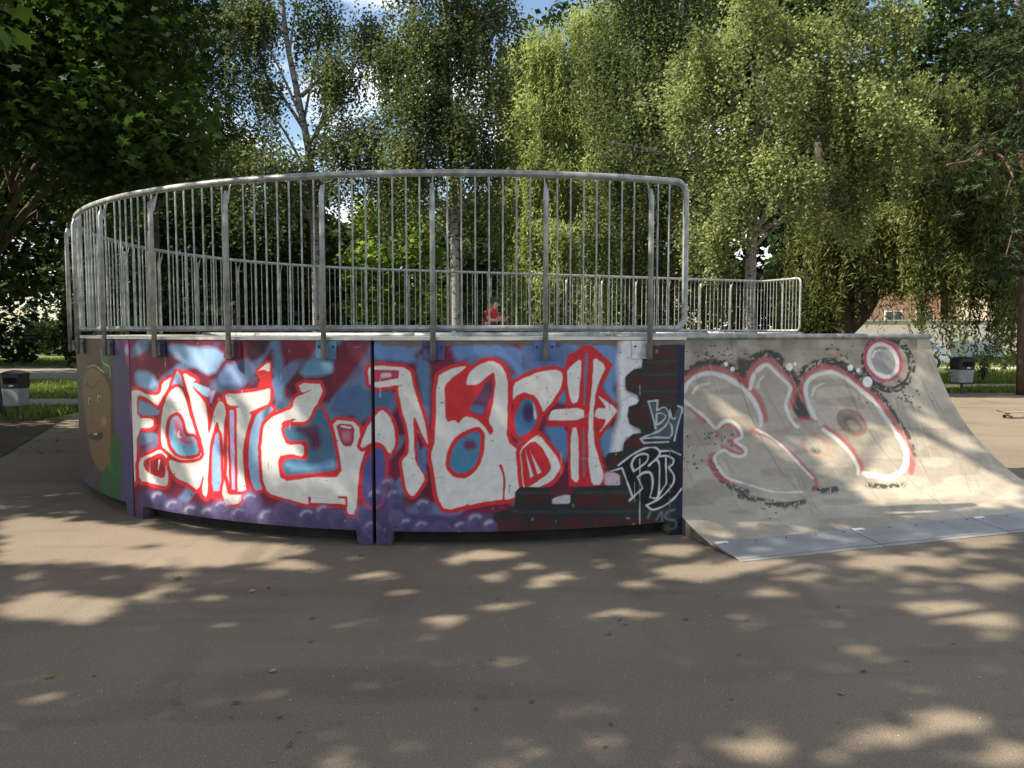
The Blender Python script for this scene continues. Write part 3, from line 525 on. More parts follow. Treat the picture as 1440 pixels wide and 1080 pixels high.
# ------------------------------------------------------------------ front quarter pipes (a spine: they fall away on both sides)
def rp(s, t, z): s, t, z = np.broadcast_arrays(np.asarray(s, float), np.asarray(t, float), np.asarray(z, float)); return np.stack([RB0[0]+RD[0]*s+RN[0]*t, RB0[1]+RD[1]*s+RN[1]*t, z], -1)
TOP = RUN-.02
qlabels = ['concrete quarter pipe panel beside the painted wall, painted with the digit 3', 'middle concrete quarter pipe panel between two joints, painted with the digit 6', 'concrete quarter pipe panel at the free end, with small painted ring under its coping']
for k in range(3):
    s0, s1 = k*MOD+.0018, (k+1)*MOD-.0018; org = tuple(rp((s0+s1)/2, TOP, 0.))
    root = thing('quarter_pipe', qlabels[k], 'skate ramp', org)
    nu, nv = 190, 330; a = np.linspace(0, math.acos((RT-H)/RT), nv); tt = RT*np.sin(a)-.02; hh = RT*(1-np.cos(a))+.012*np.clip(1-tt/.3, 0, 1)
    S = np.repeat(np.linspace(s0, s1, nu), nv); V = rp(S, np.tile(tt, nu), np.minimum(np.tile(hh, nu), 1.478))
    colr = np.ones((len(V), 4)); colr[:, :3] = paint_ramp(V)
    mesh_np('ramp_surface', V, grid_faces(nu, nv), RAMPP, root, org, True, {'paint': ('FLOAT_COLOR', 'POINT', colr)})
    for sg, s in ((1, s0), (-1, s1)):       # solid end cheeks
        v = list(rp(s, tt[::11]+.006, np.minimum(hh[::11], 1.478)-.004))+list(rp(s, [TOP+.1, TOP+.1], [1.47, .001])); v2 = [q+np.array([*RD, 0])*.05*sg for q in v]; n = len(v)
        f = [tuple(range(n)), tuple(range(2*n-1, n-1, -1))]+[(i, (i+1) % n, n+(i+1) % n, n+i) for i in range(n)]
        mesh('side_panel', np.array(v+v2), f, MOSS_SHADE, root, org)
    b = np.linspace(0, math.acos((RT-H)/RT), 16); bt = TOP+.24+(RUN-RT*np.sin(b)); bh = RT*(1-np.cos(b))+.002
    v = np.concatenate([rp(s0, bt, bh), rp(s1, bt, bh)]); mesh('back_surface', v, [(i, i+1, 17+i, 16+i) for i in range(15)], CONC, root, org, True)
    bx = obox(rp((s0+s1)/2, TOP+.12, 1.478), (*RD, 0), (*RN, 0), (0, 0, 1), (s1-s0)/2, .12, .016); mesh('ridge', *bx, TRIM, root, org)
    for t_ in (TOP-.005, TOP+.245): mesh('coping', *tube([rp(s0, t_, 1.488), rp(s1, t_, 1.488)], .028, 12), STEEL, root, org, True)
    tl = np.array([-.06, .05, .17, .30]); zl = np.maximum(prof(tl+.02), 0)+.018; zl[0] = .004
    v = np.concatenate([rp(s0+.003, tl, zl), rp(s1-.003, tl, zl), rp(s0+.003, tl, zl-.006), rp(s1-.003, tl, zl-.006)])
    f = [(i, i+1, 5+i, 4+i) for i in range(3)]+[(8+i, 12+i, 13+i, 9+i) for i in range(3)]+[(3, 11, 15, 7), (0, 4, 12, 8)]+[(i, 8+i, 9+i, i+1) for i in range(3)]+[(4+i, 5+i, 13+i, 12+i) for i in range(3)]
    tp = mesh('toe_plate', v, f, PLATE, root, org)
    for j in range(5): c_ = rp(s0+.08+j*(s1-s0-.16)/4, .255, float(np.interp(.255, tl, zl))); mesh('screw', *tube([c_, c_+np.array([0, 0, .003])], .007, 6), DARK, tp, org)
    ta = rp(s0+np.array([.02, .12, .12, .02]), np.array([.262, .262, .296, .296]), np.interp([.262, .262, .296, .296], tl, zl)+.0015); mesh('tape', np.concatenate([ta, ta-(0, 0, .001)]), [(0, 1, 2, 3), (7, 6, 5, 4), (0, 4, 5, 1), (1, 5, 6, 2), (2, 6, 7, 3), (3, 7, 4, 0)], mat('white_tape', (.7, .7, .68), rough=.6), tp, org)

# ------------------------------------------------------------------ railing
ZB, ZT, RR = 1.562, 2.642, R-.03
ro = tuple(on(np.array(0.), R, 1.5)); rail = thing('railing', 'galvanised steel railing with vertical bars curving round the ramp top', 'railing', ro)
T_END = math.radians(-157.1)
LS = 7*MOD-.06
def railpath(u, off=0.):      # u in metres along the fence; negative u = arc from the near end
    arc = (TA-T_END)*RR
    if u <= arc: return on(np.array(TA-u/RR), RR+off, 0.)[:2]
    u -= arc
    if u <= LS: return FAR0+D2*u+N2*(off-.03)
    return FAR0+D2*(LS+off)-N2*(.03+u-LS)
ARC = (TA-T_END)*RR; TOTAL = ARC+LS+1.16
us = np.concatenate([np.arange(.07, ARC, .09), np.arange(ARC, ARC+LS-.07, .3), ARC+LS+np.array([-.06, -.03, -.008, .008, .03, .06]), np.linspace(ARC+LS+.1, TOTAL-.09, 6)])
for nm, z, r in (('top_rail', ZT, .0245), ('bottom_rail', ZB, .022)):
    mesh(nm, *tube([(*railpath(u), z) for u in us], r, 10), STEEL, rail, ro, True)
def bend(u0, sgn):
    q = [(u0+sgn*.10, ZT)]+[(u0+sgn*(.09-.09*math.sin(a)), ZT-.09+.09*math.cos(a)) for a in np.linspace(0, math.pi/2, 7)]+[(u0+sgn*(.09-.09*math.cos(a)), ZB+.09-.09*math.sin(a)) for a in np.linspace(0, math.pi/2, 7)]+[(u0+sgn*.10, ZB)]
    return [(*(railpath(max(u, 0)) if u >= 0 else railpath(0)), z) for u, z in q]
mesh('end_tube', *tube(bend(-.0, 1), .0235, 10), STEEL, rail, ro, True); mesh('end_tube', *tube(bend(TOTAL, -1), .0235, 10), STEEL, rail, ro, True)
BAY = math.radians(10); POST0 = math.radians(18.55)
post_u = [(TA-(POST0-k*BAY))*RR for k in range(18)]+[ARC+.35+.8*k for k in range(11) if .35+.8*k < LS]+[ARC+LS+.55]
bm_ = bpy.data.meshes.new('bar'); bv, bf = tube([(0, 0, ZB), (0, 0, ZT)], .0068, 6, False); bm_.from_pydata(bv.tolist(), [], bf); bm_.materials.append(STEEL)
nbar = 0
marks = [0.05]+post_u+[TOTAL-.02]
for a, b in zip(marks[:-1], marks[1:]):
    n = max(1, int(round((b-a)/.099))-1) if b < TOTAL-.1 else int((b-a)/.1)
    if a == .05: n = 2
    for i in range(n):
        u = a+(b-a)*(i+1)/(n+1); q = railpath(u); o = bpy.data.objects.new('bar', bm_); COL.objects.link(o); o.parent = rail; o.location = (q[0]-ro[0], q[1]-ro[1], -ro[2]); nbar += 1
bcol = {0: (206, 206, 206), 1: (82, 104, 152), 2: (74, 72, 116), 3: (92, 128, 156), 4: (104, 40, 62), 5: (44, 46, 66), 6: (52, 52, 74)}
for k, u in enumerate(post_u):
    p0, p1 = railpath(u, .078), railpath(u, .0); out = p0-p1; out /= np.linalg.norm(out); al = np.array([-out[1], out[0]])
    m = STEEL
    po = mesh('post', *tube([(*p0, 1.335), (*p0, 2.50), (*(p0-out*.012), 2.56)], [.0195, .0195, .011], 10), m, rail, ro, True)
    g = [(*(p0+al*.004*s), 2.49) for s in (-1, 1)]+[(*(p1+out*.01+al*.004*s), ZT-.012) for s in (-1, 1)]+[(*(p0-out*.03+al*.004*s), 2.47) for s in (-1, 1)]
    mesh('gusset', np.array(g), [(0, 2, 4), (1, 5, 3), (0, 1, 3, 2), (2, 3, 5, 4), (4, 5, 1, 0)], STEEL, po, ro)
    base = railpath(u, .033+.004)
    if k < 10:
        off = al*(.045 if k == 0 else 0)
        c = bcol.get(k, (70, 64, 62)); pm = mat('bracket_paint_%d' % k, s2l(c), rough=.5, var=.35, scale=11)
        b_ = mesh('bracket', *obox((*(base-off), 1.405), (*al, 0), (*out, 0), (0, 0, 1), .078, .0035, .066), pm, po, ro)
        for s in (-1, 1): mesh('bolt', *tube([(*(base-off+al*.055*s), 1.43), (*(base-off+al*.055*s+out*.014), 1.43)], .008, 6), DARK, b_, ro)
    mesh('clamp', *obox((*(base+out*.012), 1.40), (*al, 0), (*out, 0), (0, 0, 1), .017, .014, .05), STEEL, po, ro)

# ------------------------------------------------------------------ vegetation
LEAF = {'maple': np.array([(0, -.5), (.16, -.3), (.46, -.36), (.36, -.08), (.5, .18), (.22, .14), (0, .55), (-.22, .14), (-.5, .18), (-.36, -.08), (-.46, -.36), (-.16, -.3)]),
        'oval': np.array([(0, -.5), (.36, -.05), (0, .5), (-.36, -.05)]), 'willow': np.array([(0, -.5), (.11, 0), (0, .5), (-.11, 0)]), 'needle': np.array([(-.06, -.5), (.06, -.5), (0, .5)])}
def leaves(name, P, size, kind, m, parent, org, hang=0., tint=None, up=.35, axis=None, r=rng):
    N = len(P); T = LEAF[kind]; K = len(T); size = np.broadcast_to(size, (N,))*r.uniform(.7, 1.25, N)
    nrm = r.normal(size=(N, 3)); nrm[:, 2] = np.abs(nrm[:, 2])+up; nrm /= np.linalg.norm(nrm, axis=1)[:, None]
    ax = r.normal(size=(N, 3)) if axis is None else axis+r.normal(size=(N, 3))*.35
    ax[:, 2] -= hang*1.5; ax -= nrm*np.sum(ax*nrm, 1)[:, None]; ax /= np.linalg.norm(ax, axis=1)[:, None]+1e-9
    sd = np.cross(ax, nrm)
    V = P[:, None]+size[:, None, None]*(T[None, :, 0, None]*sd[:, None]+T[None, :, 1, None]*ax[:, None])
    if kind == 'maple': V = V-size[:, None, None]*nrm[:, None]*(np.abs(T[:, 0])*.35)[None, :, None]
    Fc = np.arange(N*K).reshape(N, K)
    tint = r.uniform(0, 1, N) if tint is None else np.clip(tint, 0, 1)
    return mesh_np(name, V.reshape(-1, 3), Fc, m, parent, org, attrs={'tint': ('FLOAT', 'FACE', tint)})
def clumps(blobs, n_tw, n_leaf, sig, r=rng, shell=.55):
    """blobs (x,y,z,rx,ry,rz): twig centres spread through each blob, leaves gathered round the twigs"""
    B = np.array(blobs, float); w = (B[:, 3]*B[:, 4]*B[:, 5])**.67; w /= w.sum()
    bi = r.choice(len(B), n_tw, p=w); d = r.normal(size=(n_tw, 3)); d /= np.linalg.norm(d, axis=1)[:, None]
    q = (shell+(1-shell)*r.random(n_tw))**.7 * r.uniform(.75, 1.1, n_tw)
    tw = B[bi, :3]+d*B[bi, 3:]*q[:, None]
    ti = r.integers(0, n_tw, n_leaf); P = tw[ti]+r.normal(size=(n_leaf, 3))*sig
    tw_t = np.clip(.5+.3*np.sin(tw[:, 0]*1.7+tw[:, 2]*2.1)+r.normal(size=n_tw)*.15, .05, .95); tint = tw_t[ti]+r.normal(size=n_leaf)*.07
    return tw, P, tint
def strands(tw, n_str, lmin, lmax, step, jit, r=rng, zmin=.4):
    i = r.integers(0, len(tw), n_str); L_ = r.uniform(lmin, lmax, n_str); out = []; tn = []
    b = tw[i]+r.normal(size=(n_str, 3))*.12; dr = r.normal(size=(n_str, 2))*.08; tt = r.uniform(.15, .85, n_str)
    for k in range(n_str):
        m = max(3, int(L_[k]/step)); s = np.linspace(0, 1, m)
        p = b[k]+np.stack([dr[k, 0]*s*L_[k], dr[k, 1]*s*L_[k], -s*L_[k]], 1)+r.normal(size=(m, 3))*jit
        out.append(p); tn.append(np.full(m, tt[k])+r.normal(size=m)*.06)
    P = np.concatenate(out); tn = np.concatenate(tn); k = P[:, 2] > zmin; return P[k], tn[k]
def bark(name, c1, c2, marks=False):
    return mat(name, c1, rough=.9, col2=c2, scale=7 if marks else 14, stretch=(1, 1, 3.2 if marks else .35), bump=.8, bscale=22)
BIRCH = bark('birch_bark', (.03, .028, .025), (.2, .195, .18), True)
r_ = BIRCH.node_tree.nodes['Color Ramp']; r_.color_ramp.elements[0].position = .36; r_.color_ramp.elements[1].position = .46
BARK = bark('dark_bark', (.035, .028, .02), (.09, .07, .05)); PBARK = bark('pine_bark', (.04, .028, .02), (.12, .075, .045))
def limb(path, r0, r1, n=8): P = smooth_path(path, 5); return tube(P, np.linspace(r0, r1, len(P)), n)
def wood(root, org, trunk, r0, r1, blobs, m, extra=(), start=.35, nb=None, r=rng):
    parts = [limb(trunk, r0, r1, 12)]
    base = np.array(trunk[0]); P = smooth_path(trunk, 5)
    flare = tube([base+(0, 0, -.03), base+(0, 0, .12), base+(0, 0, .35)], [r0*1.5, r0*1.2, r0], 12); parts.append(flare)
    for j, b in enumerate(blobs if nb is None else blobs[:nb]):
        c = np.array(b[:3]); zc = c[2]-.25*abs(c[2]); i = np.argmin(np.abs(P[:, 2]-max(zc-.25*np.linalg.norm(c[:2]-P[-1, :2]), P[0, 2]+start*(P[-1, 2]-P[0, 2])*.8)))
        a = P[i]; mid = a*.5+c*.5+np.array([0, 0, .25*np.linalg.norm(c[:2]-a[:2])*.5]); rr = r0+(r1-r0)*i/len(P)
        parts.append(limb([a, mid, c], rr*.45, .02, 6))
        for q in range(3):
            e = c+np.clip(r.normal(size=3), -1.3, 1.3)*np.array(b[3:])*.3; s = a*.3+c*.7; parts.append(limb([s, (s+e)/2+(0, 0, .15), e], rr*.2, .008, 5))
    for path, a, b in extra: parts.append(limb(path, a, b, 8))
    v, f = merge(parts); return mesh('trunk', v, f, m, root, org, True)

# --- where direct sun must still reach: the canopy is open along these sunbeams (pixels of the photograph)
LIT_POLY = [[(0, 722), (200, 738), (330, 758), (440, 765), (425, 782), (300, 800), (200, 800), (90, 788), (0, 795)], [(0, 836), (90, 830), (190, 845), (175, 865), (120, 880), (0, 868)],
            [(203, 470), (330, 470), (400, 520), (440, 600), (500, 700), (470, 705), (430, 670), (395, 690), (360, 745), (203, 735)], [(400, 470), (445, 470), (470, 500), (455, 520), (430, 505)], [(470, 575), (500, 590), (520, 690), (500, 690)], [(562, 540), (590, 555), (596, 580), (572, 570)],
            [(1195, 605), (1240, 598), (1330, 628), (1440, 690), (1460, 712), (1350, 720), (1250, 728), (1190, 690), (1150, 655), (1130, 625)], [(985, 562), (1010, 560), (1060, 595), (1120, 640), (1100, 645), (1050, 610)], [(1290, 560), (1330, 590), (1400, 650), (1370, 650), (1300, 600)]]
LIT_EL = [(255, 808, 20, 5), (248, 827, 20, 4), (295, 842, 15, 4), (328, 877, 14, 5), (270, 935, 16, 5), (415, 1045, 18, 7), (475, 1047, 27, 10), (578, 1047, 30, 13), (700, 1075, 25, 12), (410, 795, 40, 6), (500, 786, 10, 3), (550, 810, 18, 5), (625, 870, 40, 8), (695, 855, 20, 6), (605, 895, 8, 3), (690, 780, 40, 6), (700, 812, 20, 8), (745, 797, 18, 5), (765, 820, 24, 8), (850, 795, 10, 6), (880, 864, 50, 5), (980, 805, 58, 11), (1062, 795, 50, 8), (950, 775, 40, 7), (1240, 792, 40, 10), (1320, 790, 25, 5), (1385, 760, 40, 6), (1340, 860, 60, 14), (1400, 870, 30, 8), (1290, 855, 25, 5), (1400, 815, 40, 8), (860, 1043, 25, 8), (750, 1063, 25, 10), (970, 1062, 25, 10), (1070, 1045, 45, 15), (1060, 1070, 25, 8), (1185, 1062, 25, 12), (1240, 1033, 35, 10), (1350, 1015, 60, 18), (1300, 1030, 30, 10), (1400, 1063, 40, 14), (905, 1012, 12, 4), (865, 905, 10, 3), (935, 920, 10, 3), (560, 835, 16, 4), (1130, 815, 16, 4), (640, 790, 14, 4)]
rq = np.random.default_rng(33)
LIT_EL += [(rq.uniform(180, 1430), rq.uniform(772, 905), rq.uniform(4, 16), rq.uniform(1, 3.5)) for _ in range(46)]+[(rq.uniform(0, 1440), rq.uniform(900, 1075), rq.uniform(4, 14), rq.uniform(1, 4)) for _ in range(22)]
def inpoly(x, y, pts):
    ins = np.zeros(len(x), bool); P = np.array(pts, float)
    for a, b in zip(P, np.roll(P, -1, 0)):
        if a[1] != b[1]: ins ^= ((a[1] > y) != (b[1] > y)) & (x < (b[0]-a[0])*(y-a[1])/(b[1]-a[1])+a[0])
    return ins
def sunbeam(P):
    """True where a leaf would cut off one of the sunlit patches"""
    d = -TO_SUN; tg = P[:, 2]/TO_SUN[2]; hit = P+d*tg[:, None]
    # does the beam meet the ring wall first?
    o = P[:, :2]-C0; dd = d[:2]; A_ = dd@dd; B_ = o@dd; Cc = (o*o).sum(1)-R*R; disc = B_*B_-A_*Cc
    tw = np.where(disc > 0, (-B_-np.sqrt(np.maximum(disc, 0)))/A_, 1e9); zw = P[:, 2]+d[2]*tw
    onw = (disc > 0) & (tw > 0) & (zw > 0) & (zw < 1.5); hit[onw] = (P+d*tw[:, None])[onw]
    for z in np.linspace(1.4, .05, 28):                     # or the quarter pipes
        q = P+d*((P[:, 2]-z)/TO_SUN[2])[:, None]; s = (q[:, :2]-RB0)@RD; t = (q[:, :2]-RB0)@RN
        k = (s > 0) & (s < 3.6) & (t > 0) & (t < TOP) & (prof(t) >= z) & (hit[:, 2] < z-.01) & ~onw
        hit[k] = q[k]
    p = px(hit); x, y = p.T; lit = np.zeros(len(P), bool); ok = hit[:, 1] > .5
    streak = vnoise(x*.5+y*.9, x*.9-y*.5, 26, 31)*.6+vnoise(x, y, 11, 32)*.4
    for i, q in enumerate(LIT_POLY): lit |= inpoly(x, y, q) & (streak > (.36 if i == 2 else .1))
    for a, b, c, e in LIT_EL: lit |= ((x-a)/(c+9))**2+((y-b)/(e+3.5))**2 < 1
    return lit & ok

M_MAPLE = leaf_material('maple_leaf', (.013, .028, .006), (.045, .088, .017), .34)
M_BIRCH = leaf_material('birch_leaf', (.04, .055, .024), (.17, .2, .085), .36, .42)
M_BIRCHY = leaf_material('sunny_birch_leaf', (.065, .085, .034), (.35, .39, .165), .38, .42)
M_WILLOW = leaf_material('willow_leaf', (.18, .21, .07), (.42, .46, .2), .42)
M_WILLOWD = leaf_material('grey_willow_leaf', (.05, .062, .022), (.22, .24, .085), .38)
M_LIME = leaf_material('young_maple_leaf', (.1, .17, .03), (.27, .38, .08), .48)
M_DARK = leaf_material('dark_leaf', (.012, .024, .007), (.04, .065, .018), .25)
M_PINE = leaf_material('pine_needle', (.02, .035, .014), (.07, .1, .04), .15)

def tree(name, label, cat, trunk, r0, r1, blobs, m_bark, m_leaf, kind, size, n_tw, n_leaf, sig, strand=None, hang=.3, beam=False, extra=(), group=None, shell=.55, up=.35, seed=1, nb=None):
    r = np.random.default_rng(seed); org = tuple(trunk[0]); root = thing(name, label, cat, org, group)
    wood(root, org, trunk, r0, r1, blobs, m_bark, extra, nb=nb, r=r)
    tw, P, tn = clumps(blobs, n_tw, n_leaf, sig, r, shell); k = P[:, 2] > .5; P, tn = P[k], tn[k]
    if strand:
        P2, t2 = strands(tw, *strand, r=r); P = np.concatenate([P, P2]); tn = np.concatenate([tn, t2])
    if beam:
        k = ~sunbeam(P); P, tn = P[k], tn[k]
    leaves('crown', P, size, kind, m_leaf, root, org, hang, tn, up, r=r)
    return root
def bl(x, y, Y, rx, ry, rz, k=.88):     # crown blob centred on a pixel at distance Y; radii in metres
    q = at(x, y, Y); return (*q, rx*k, ry*k, rz*k)

# shade tree left of the camera and its low bough
near_maple = tree('maple_tree', 'broad maple beside the tarmac whose low bough hangs near the viewer', 'tree', [(-8.2, 1.0, 0), (-8.1, 1.1, 2), (-7.9, 1.2, 4.5), (-7.7, 1.3, 8)], .26, .08,
     [(-6.6, 1.6, 6.4, 3.0, 3.0, 1.6), (-9.4, 1.0, 6.0, 3, 3, 1.6), (-8, 3.6, 6.8, 3, 2.2, 1.5), (-8, -1.4, 6.6, 3, 2.4, 1.5), (-7.4, 1.2, 8.8, 3, 3, 1.6), (-10.4, 2.6, 8.2, 2.6, 2.6, 1.6), (-5.6, 3.2, 5.2, 1.5, 1.5, .9), (-6.2, .2, 5.0, 2, 1.6, 1.0), (-11.6, 0.4, 7.2, 2.4, 2.6, 1.6), (-4.6, 4.4, 8.0, 2.6, 2.2, 1.1), (-3.4, 5.6, 7.2, 2.0, 1.8, .9), (-3.6, 1.4, 8.6, 2.6, 2.6, 1.1), (-2.6, 3.2, 7.6, 2.0, 2.0, .9)],  # last blobs sit overhead out of view, added to shade ramp and tarmac
     BARK, M_MAPLE, 'maple', .17, 1300, 30000, .3, beam=True, extra=[([(-8.1, 1.1, 2.6), (-5.2, 2.0, 3.5), (-2.9, 2.8, 3.2), tuple(at(6, 10, 3.0))], .06, .006)], shell=.2, seed=3)
rs = np.random.default_rng(44); SPR = np.array([at(rs.uniform(-70, 34), rs.uniform(-60, 62), 3.0+rs.uniform(-.15, .25)) for _ in range(34)])
leaves('leaf_spray', SPR, .1, 'maple', leaf_material('near_maple_leaf', (.05, .1, .015), (.1, .17, .03), .45), near_maple, (-8.2, 1.0, 0), .5, up=.9, r=rs)
tree('maple_tree', 'unseen maple added left of the ring to shade its painted face', 'tree', [(-13.6, 7.6, 0), (-13.5, 7.6, 3), (-13.2, 7.6, 9)], .24, .08,  # out of view, added for its shade on the left wall panel
     [(-11.4, 7.4, 5.6, 2.4, 2.6, 1.5), (-13.8, 9.6, 6, 2.6, 2.4, 1.6), (-13.4, 5.6, 6.4, 2.6, 2.4, 1.6), (-12.4, 8.4, 8, 2.8, 2.8, 1.6), (-15.4, 8, 7, 2.6, 2.8, 1.8), (-10.2, 8.6, 4.6, 1.6, 2, .9), (-12, 6, 3.6, 1.6, 1.6, .8), (-9.3, 6.7, 5.4, 1.6, 1.5, .8), (-8.7, 7.8, 4.7, 1.2, 1.3, .6), (-10, 5.6, 6.4, 1.6, 1.6, .9), (-11, 9.6, 6.6, 2, 2, 1)], BARK, M_MAPLE, 'maple', .2, 900, 24000, .3, beam=True, shell=.2, seed=5)
tree('maple_tree', 'unseen maple added beyond the left path to shade the litter bins', 'tree', [(-18, 14.5, 0), (-18, 14.5, 3), (-17.8, 14.5, 9)], .26, .08,  # out of view, put in to shade the verge and bins
     [(-16, 14.4, 5.6, 2.6, 2.8, 1.6), (-18, 16.8, 6.2, 2.8, 2.6, 1.8), (-17.6, 12, 6.4, 2.8, 2.6, 1.8), (-17, 14.8, 8.4, 3.2, 3, 1.8), (-20, 15, 7, 2.8, 3, 1.8), (-14.6, 15.6, 4.6, 1.6, 2, 1)], BARK, M_MAPLE, 'maple', .22, 650, 12000, .32, shell=.2, seed=6)
tree('maple_tree', 'maple added at the far side of the left lawn to shade it', 'tree', [(-23.5, 24, 0), (-23.5, 24, 3), (-23.2, 24, 9)], .26, .08,  # mostly out of view, put in for the shade it casts on the lawn
     [(-21, 24, 5.6, 2.8, 3, 1.8), (-23, 27, 6.4, 3, 3, 1.8), (-23, 21, 6.4, 3, 3, 1.8), (-22.6, 24.4, 8.8, 3.4, 3.4, 1.8), (-25, 24, 7, 3, 3, 2), (-21, 28, 8.4, 3, 3, 1.8)], BARK, M_MAPLE, 'maple', .26, 600, 12000, .34, shell=.2, seed=7)
# ------------------------------------------------------------------ in the picture, left to right
tree('maple_tree', 'dark spreading maple with drooping sprays on the soil verge beside the ramp', 'tree', [(-9.3, 13.8, 0), (-9.25, 13.7, 2), (-9.0, 13.4, 5), (-8.6, 13, 9)], .24, .08,
     [bl(60, 60, 11, 2.2, 2.2, 1.5), bl(160, 170, 10.5, 1.5, 1.6, .8), bl(40, 210, 11.5, 2, 2, 1.0), bl(130, 20, 12, 2.2, 2.2, 1.4), bl(215, 215, 11, 1.0, 1.2, .45), bl(-60, 120, 12, 2.5, 2.5, 2), bl(30, -120, 12, 3, 3, 2), bl(130, 110, 13, 1.8, 2, 1.2), bl(-20, 300, 13.5, 1.6, 1.6, .9), bl(90, 275, 13.5, 1.5, 1.5, .8)],
     BARK, M_MAPLE, 'maple', .135, 620, 27000, .24, beam=True, shell=.35, up=.8, seed=4)
# dark conifers and broadleaf trees behind the left of the ring
tree('larch_tree', 'dark feathery larch rising behind the maple', 'tree', [(-9.6, 21, 0), (-9.5, 21, 6), (-9.4, 21, 14)], .2, .05,
     [bl(260, 20, 21, 2.2, 2, 1.3), bl(215, 100, 20, 2.0, 2, 1.2), bl(290, 105, 20.5, 1.8, 1.8, 1.0), bl(240, 185, 20, 2.2, 2, 1.0), bl(330, 40, 21, 1.5, 1.6, .8), bl(250, -90, 21, 2.4, 2, 1.6), bl(310, 180, 21, 1.4, 1.6, .8), bl(170, 30, 21, 2, 2, 1.6)],
     BARK, M_DARK, 'willow', .16, 520, 26000, .24, (700, .5, 1.1, .06, .05), hang=.6, shell=.2, seed=11)
tree('broadleaf_tree', 'dark leafy tree behind the left curve of the railing', 'tree', [(-11.5, 25, 0), (-11.4, 25, 3), (-11.2, 25, 8)], .24, .08,
     [bl(190, 300, 25, 2.6, 2, 1.8), bl(280, 290, 25, 2.2, 2, 1.5), bl(240, 380, 25, 2.6, 2, 1.2), bl(330, 340, 25, 1.8, 2, 1.6), bl(150, 390, 25, 2.2, 2, 1.0), bl(380, 300, 26, 1.6, 2, 1.4), bl(360, 400, 26, 1.6, 1.6, .9), bl(420, 360, 27, 1.6, 1.6, 1.2), bl(430, 270, 27, 1.3, 1.4, .9), bl(320, 220, 26, 1.8, 1.6, 1.0)],
     BARK, M_DARK, 'oval', .14, 560, 30000, .3, hang=.3, shell=.2, seed=12)
# birches
q0 = at(446, 466, 20); q0[2] = 0
tree('birch_tree', 'leaning silver birch with sparse crown against the blue sky', 'tree', [tuple(q0), at(444, 380, 20), at(436, 230, 20), at(420, 140, 20), at(404, 60, 20), at(393, -40, 20), at(388, -160, 20)], .12, .04,
     [bl(470, 110, 20, 1.0, 1.2, .7), bl(360, 130, 20, 1.0, 1.2, .6), bl(455, 40, 20.5, 1.2, 1.2, .6), bl(350, 20, 20, 1.3, 1.2, .7), bl(520, 60, 20, .9, 1, .7), bl(480, 210, 19.5, 1.2, 1.2, .7), bl(390, 240, 19.5, 1.3, 1.3, .7), bl(330, 230, 20, 1.0, 1.2, .6), bl(430, -100, 20, 2.2, 2, 1.0), bl(515, 190, 20, .8, 1, .6)],
     BIRCH, M_BIRCH, 'oval', .085, 330, 27000, .2, (850, .5, 1.7, .045, .035), hang=.7, shell=.1, seed=21,
     extra=[([at(430, 185, 20), at(400, 140, 20.2), at(368, 95, 20.4)], .06, .02), ([at(424, 135, 20), at(450, 110, 19.8), at(492, 62, 19.6)], .06, .02), ([at(436, 200, 20), at(480, 140, 20), at(520, 90, 20)], .05, .015)])
q0 = at(642, 466, 19); q0[2] = 0
tree('birch_tree', 'upright silver birch standing straight behind the seated person', 'tree', [tuple(q0), at(640, 380, 19), at(637, 240, 19), at(632, 120, 19), at(628, 20, 19), at(624, -140, 19)], .12, .04,
     [bl(610, 60, 19, 1.1, 1.2, .8), bl(665, 40, 19, .9, 1.2, .8), bl(590, 150, 18.5, 1.0, 1.2, .8), bl(690, 130, 19, .7, 1, .8), bl(640, 190, 18.4, .9, 1, .7), bl(560, 90, 19, .9, 1, .8), bl(575, 230, 19, 1.0, 1.2, .7), bl(690, 225, 19, .9, 1, .7), bl(620, -80, 19, 2, 2, 1.1), bl(545, 260, 19.5, .9, 1, .6), bl(705, 30, 19, .7, 1, .7)],
     BIRCH, M_BIRCH, 'oval', .085, 380, 32000, .2, (1150, .6, 2.0, .045, .035), hang=.7, shell=.1, seed=22,
     extra=[([at(632, 110, 19), at(660, 70, 18.8), at(692, 10, 18.6)], .06, .02), ([at(634, 150, 19), at(610, 100, 19), at(585, 40, 19)], .05, .015)])
q0 = at(1055, 466, 19); q0[2] = 0
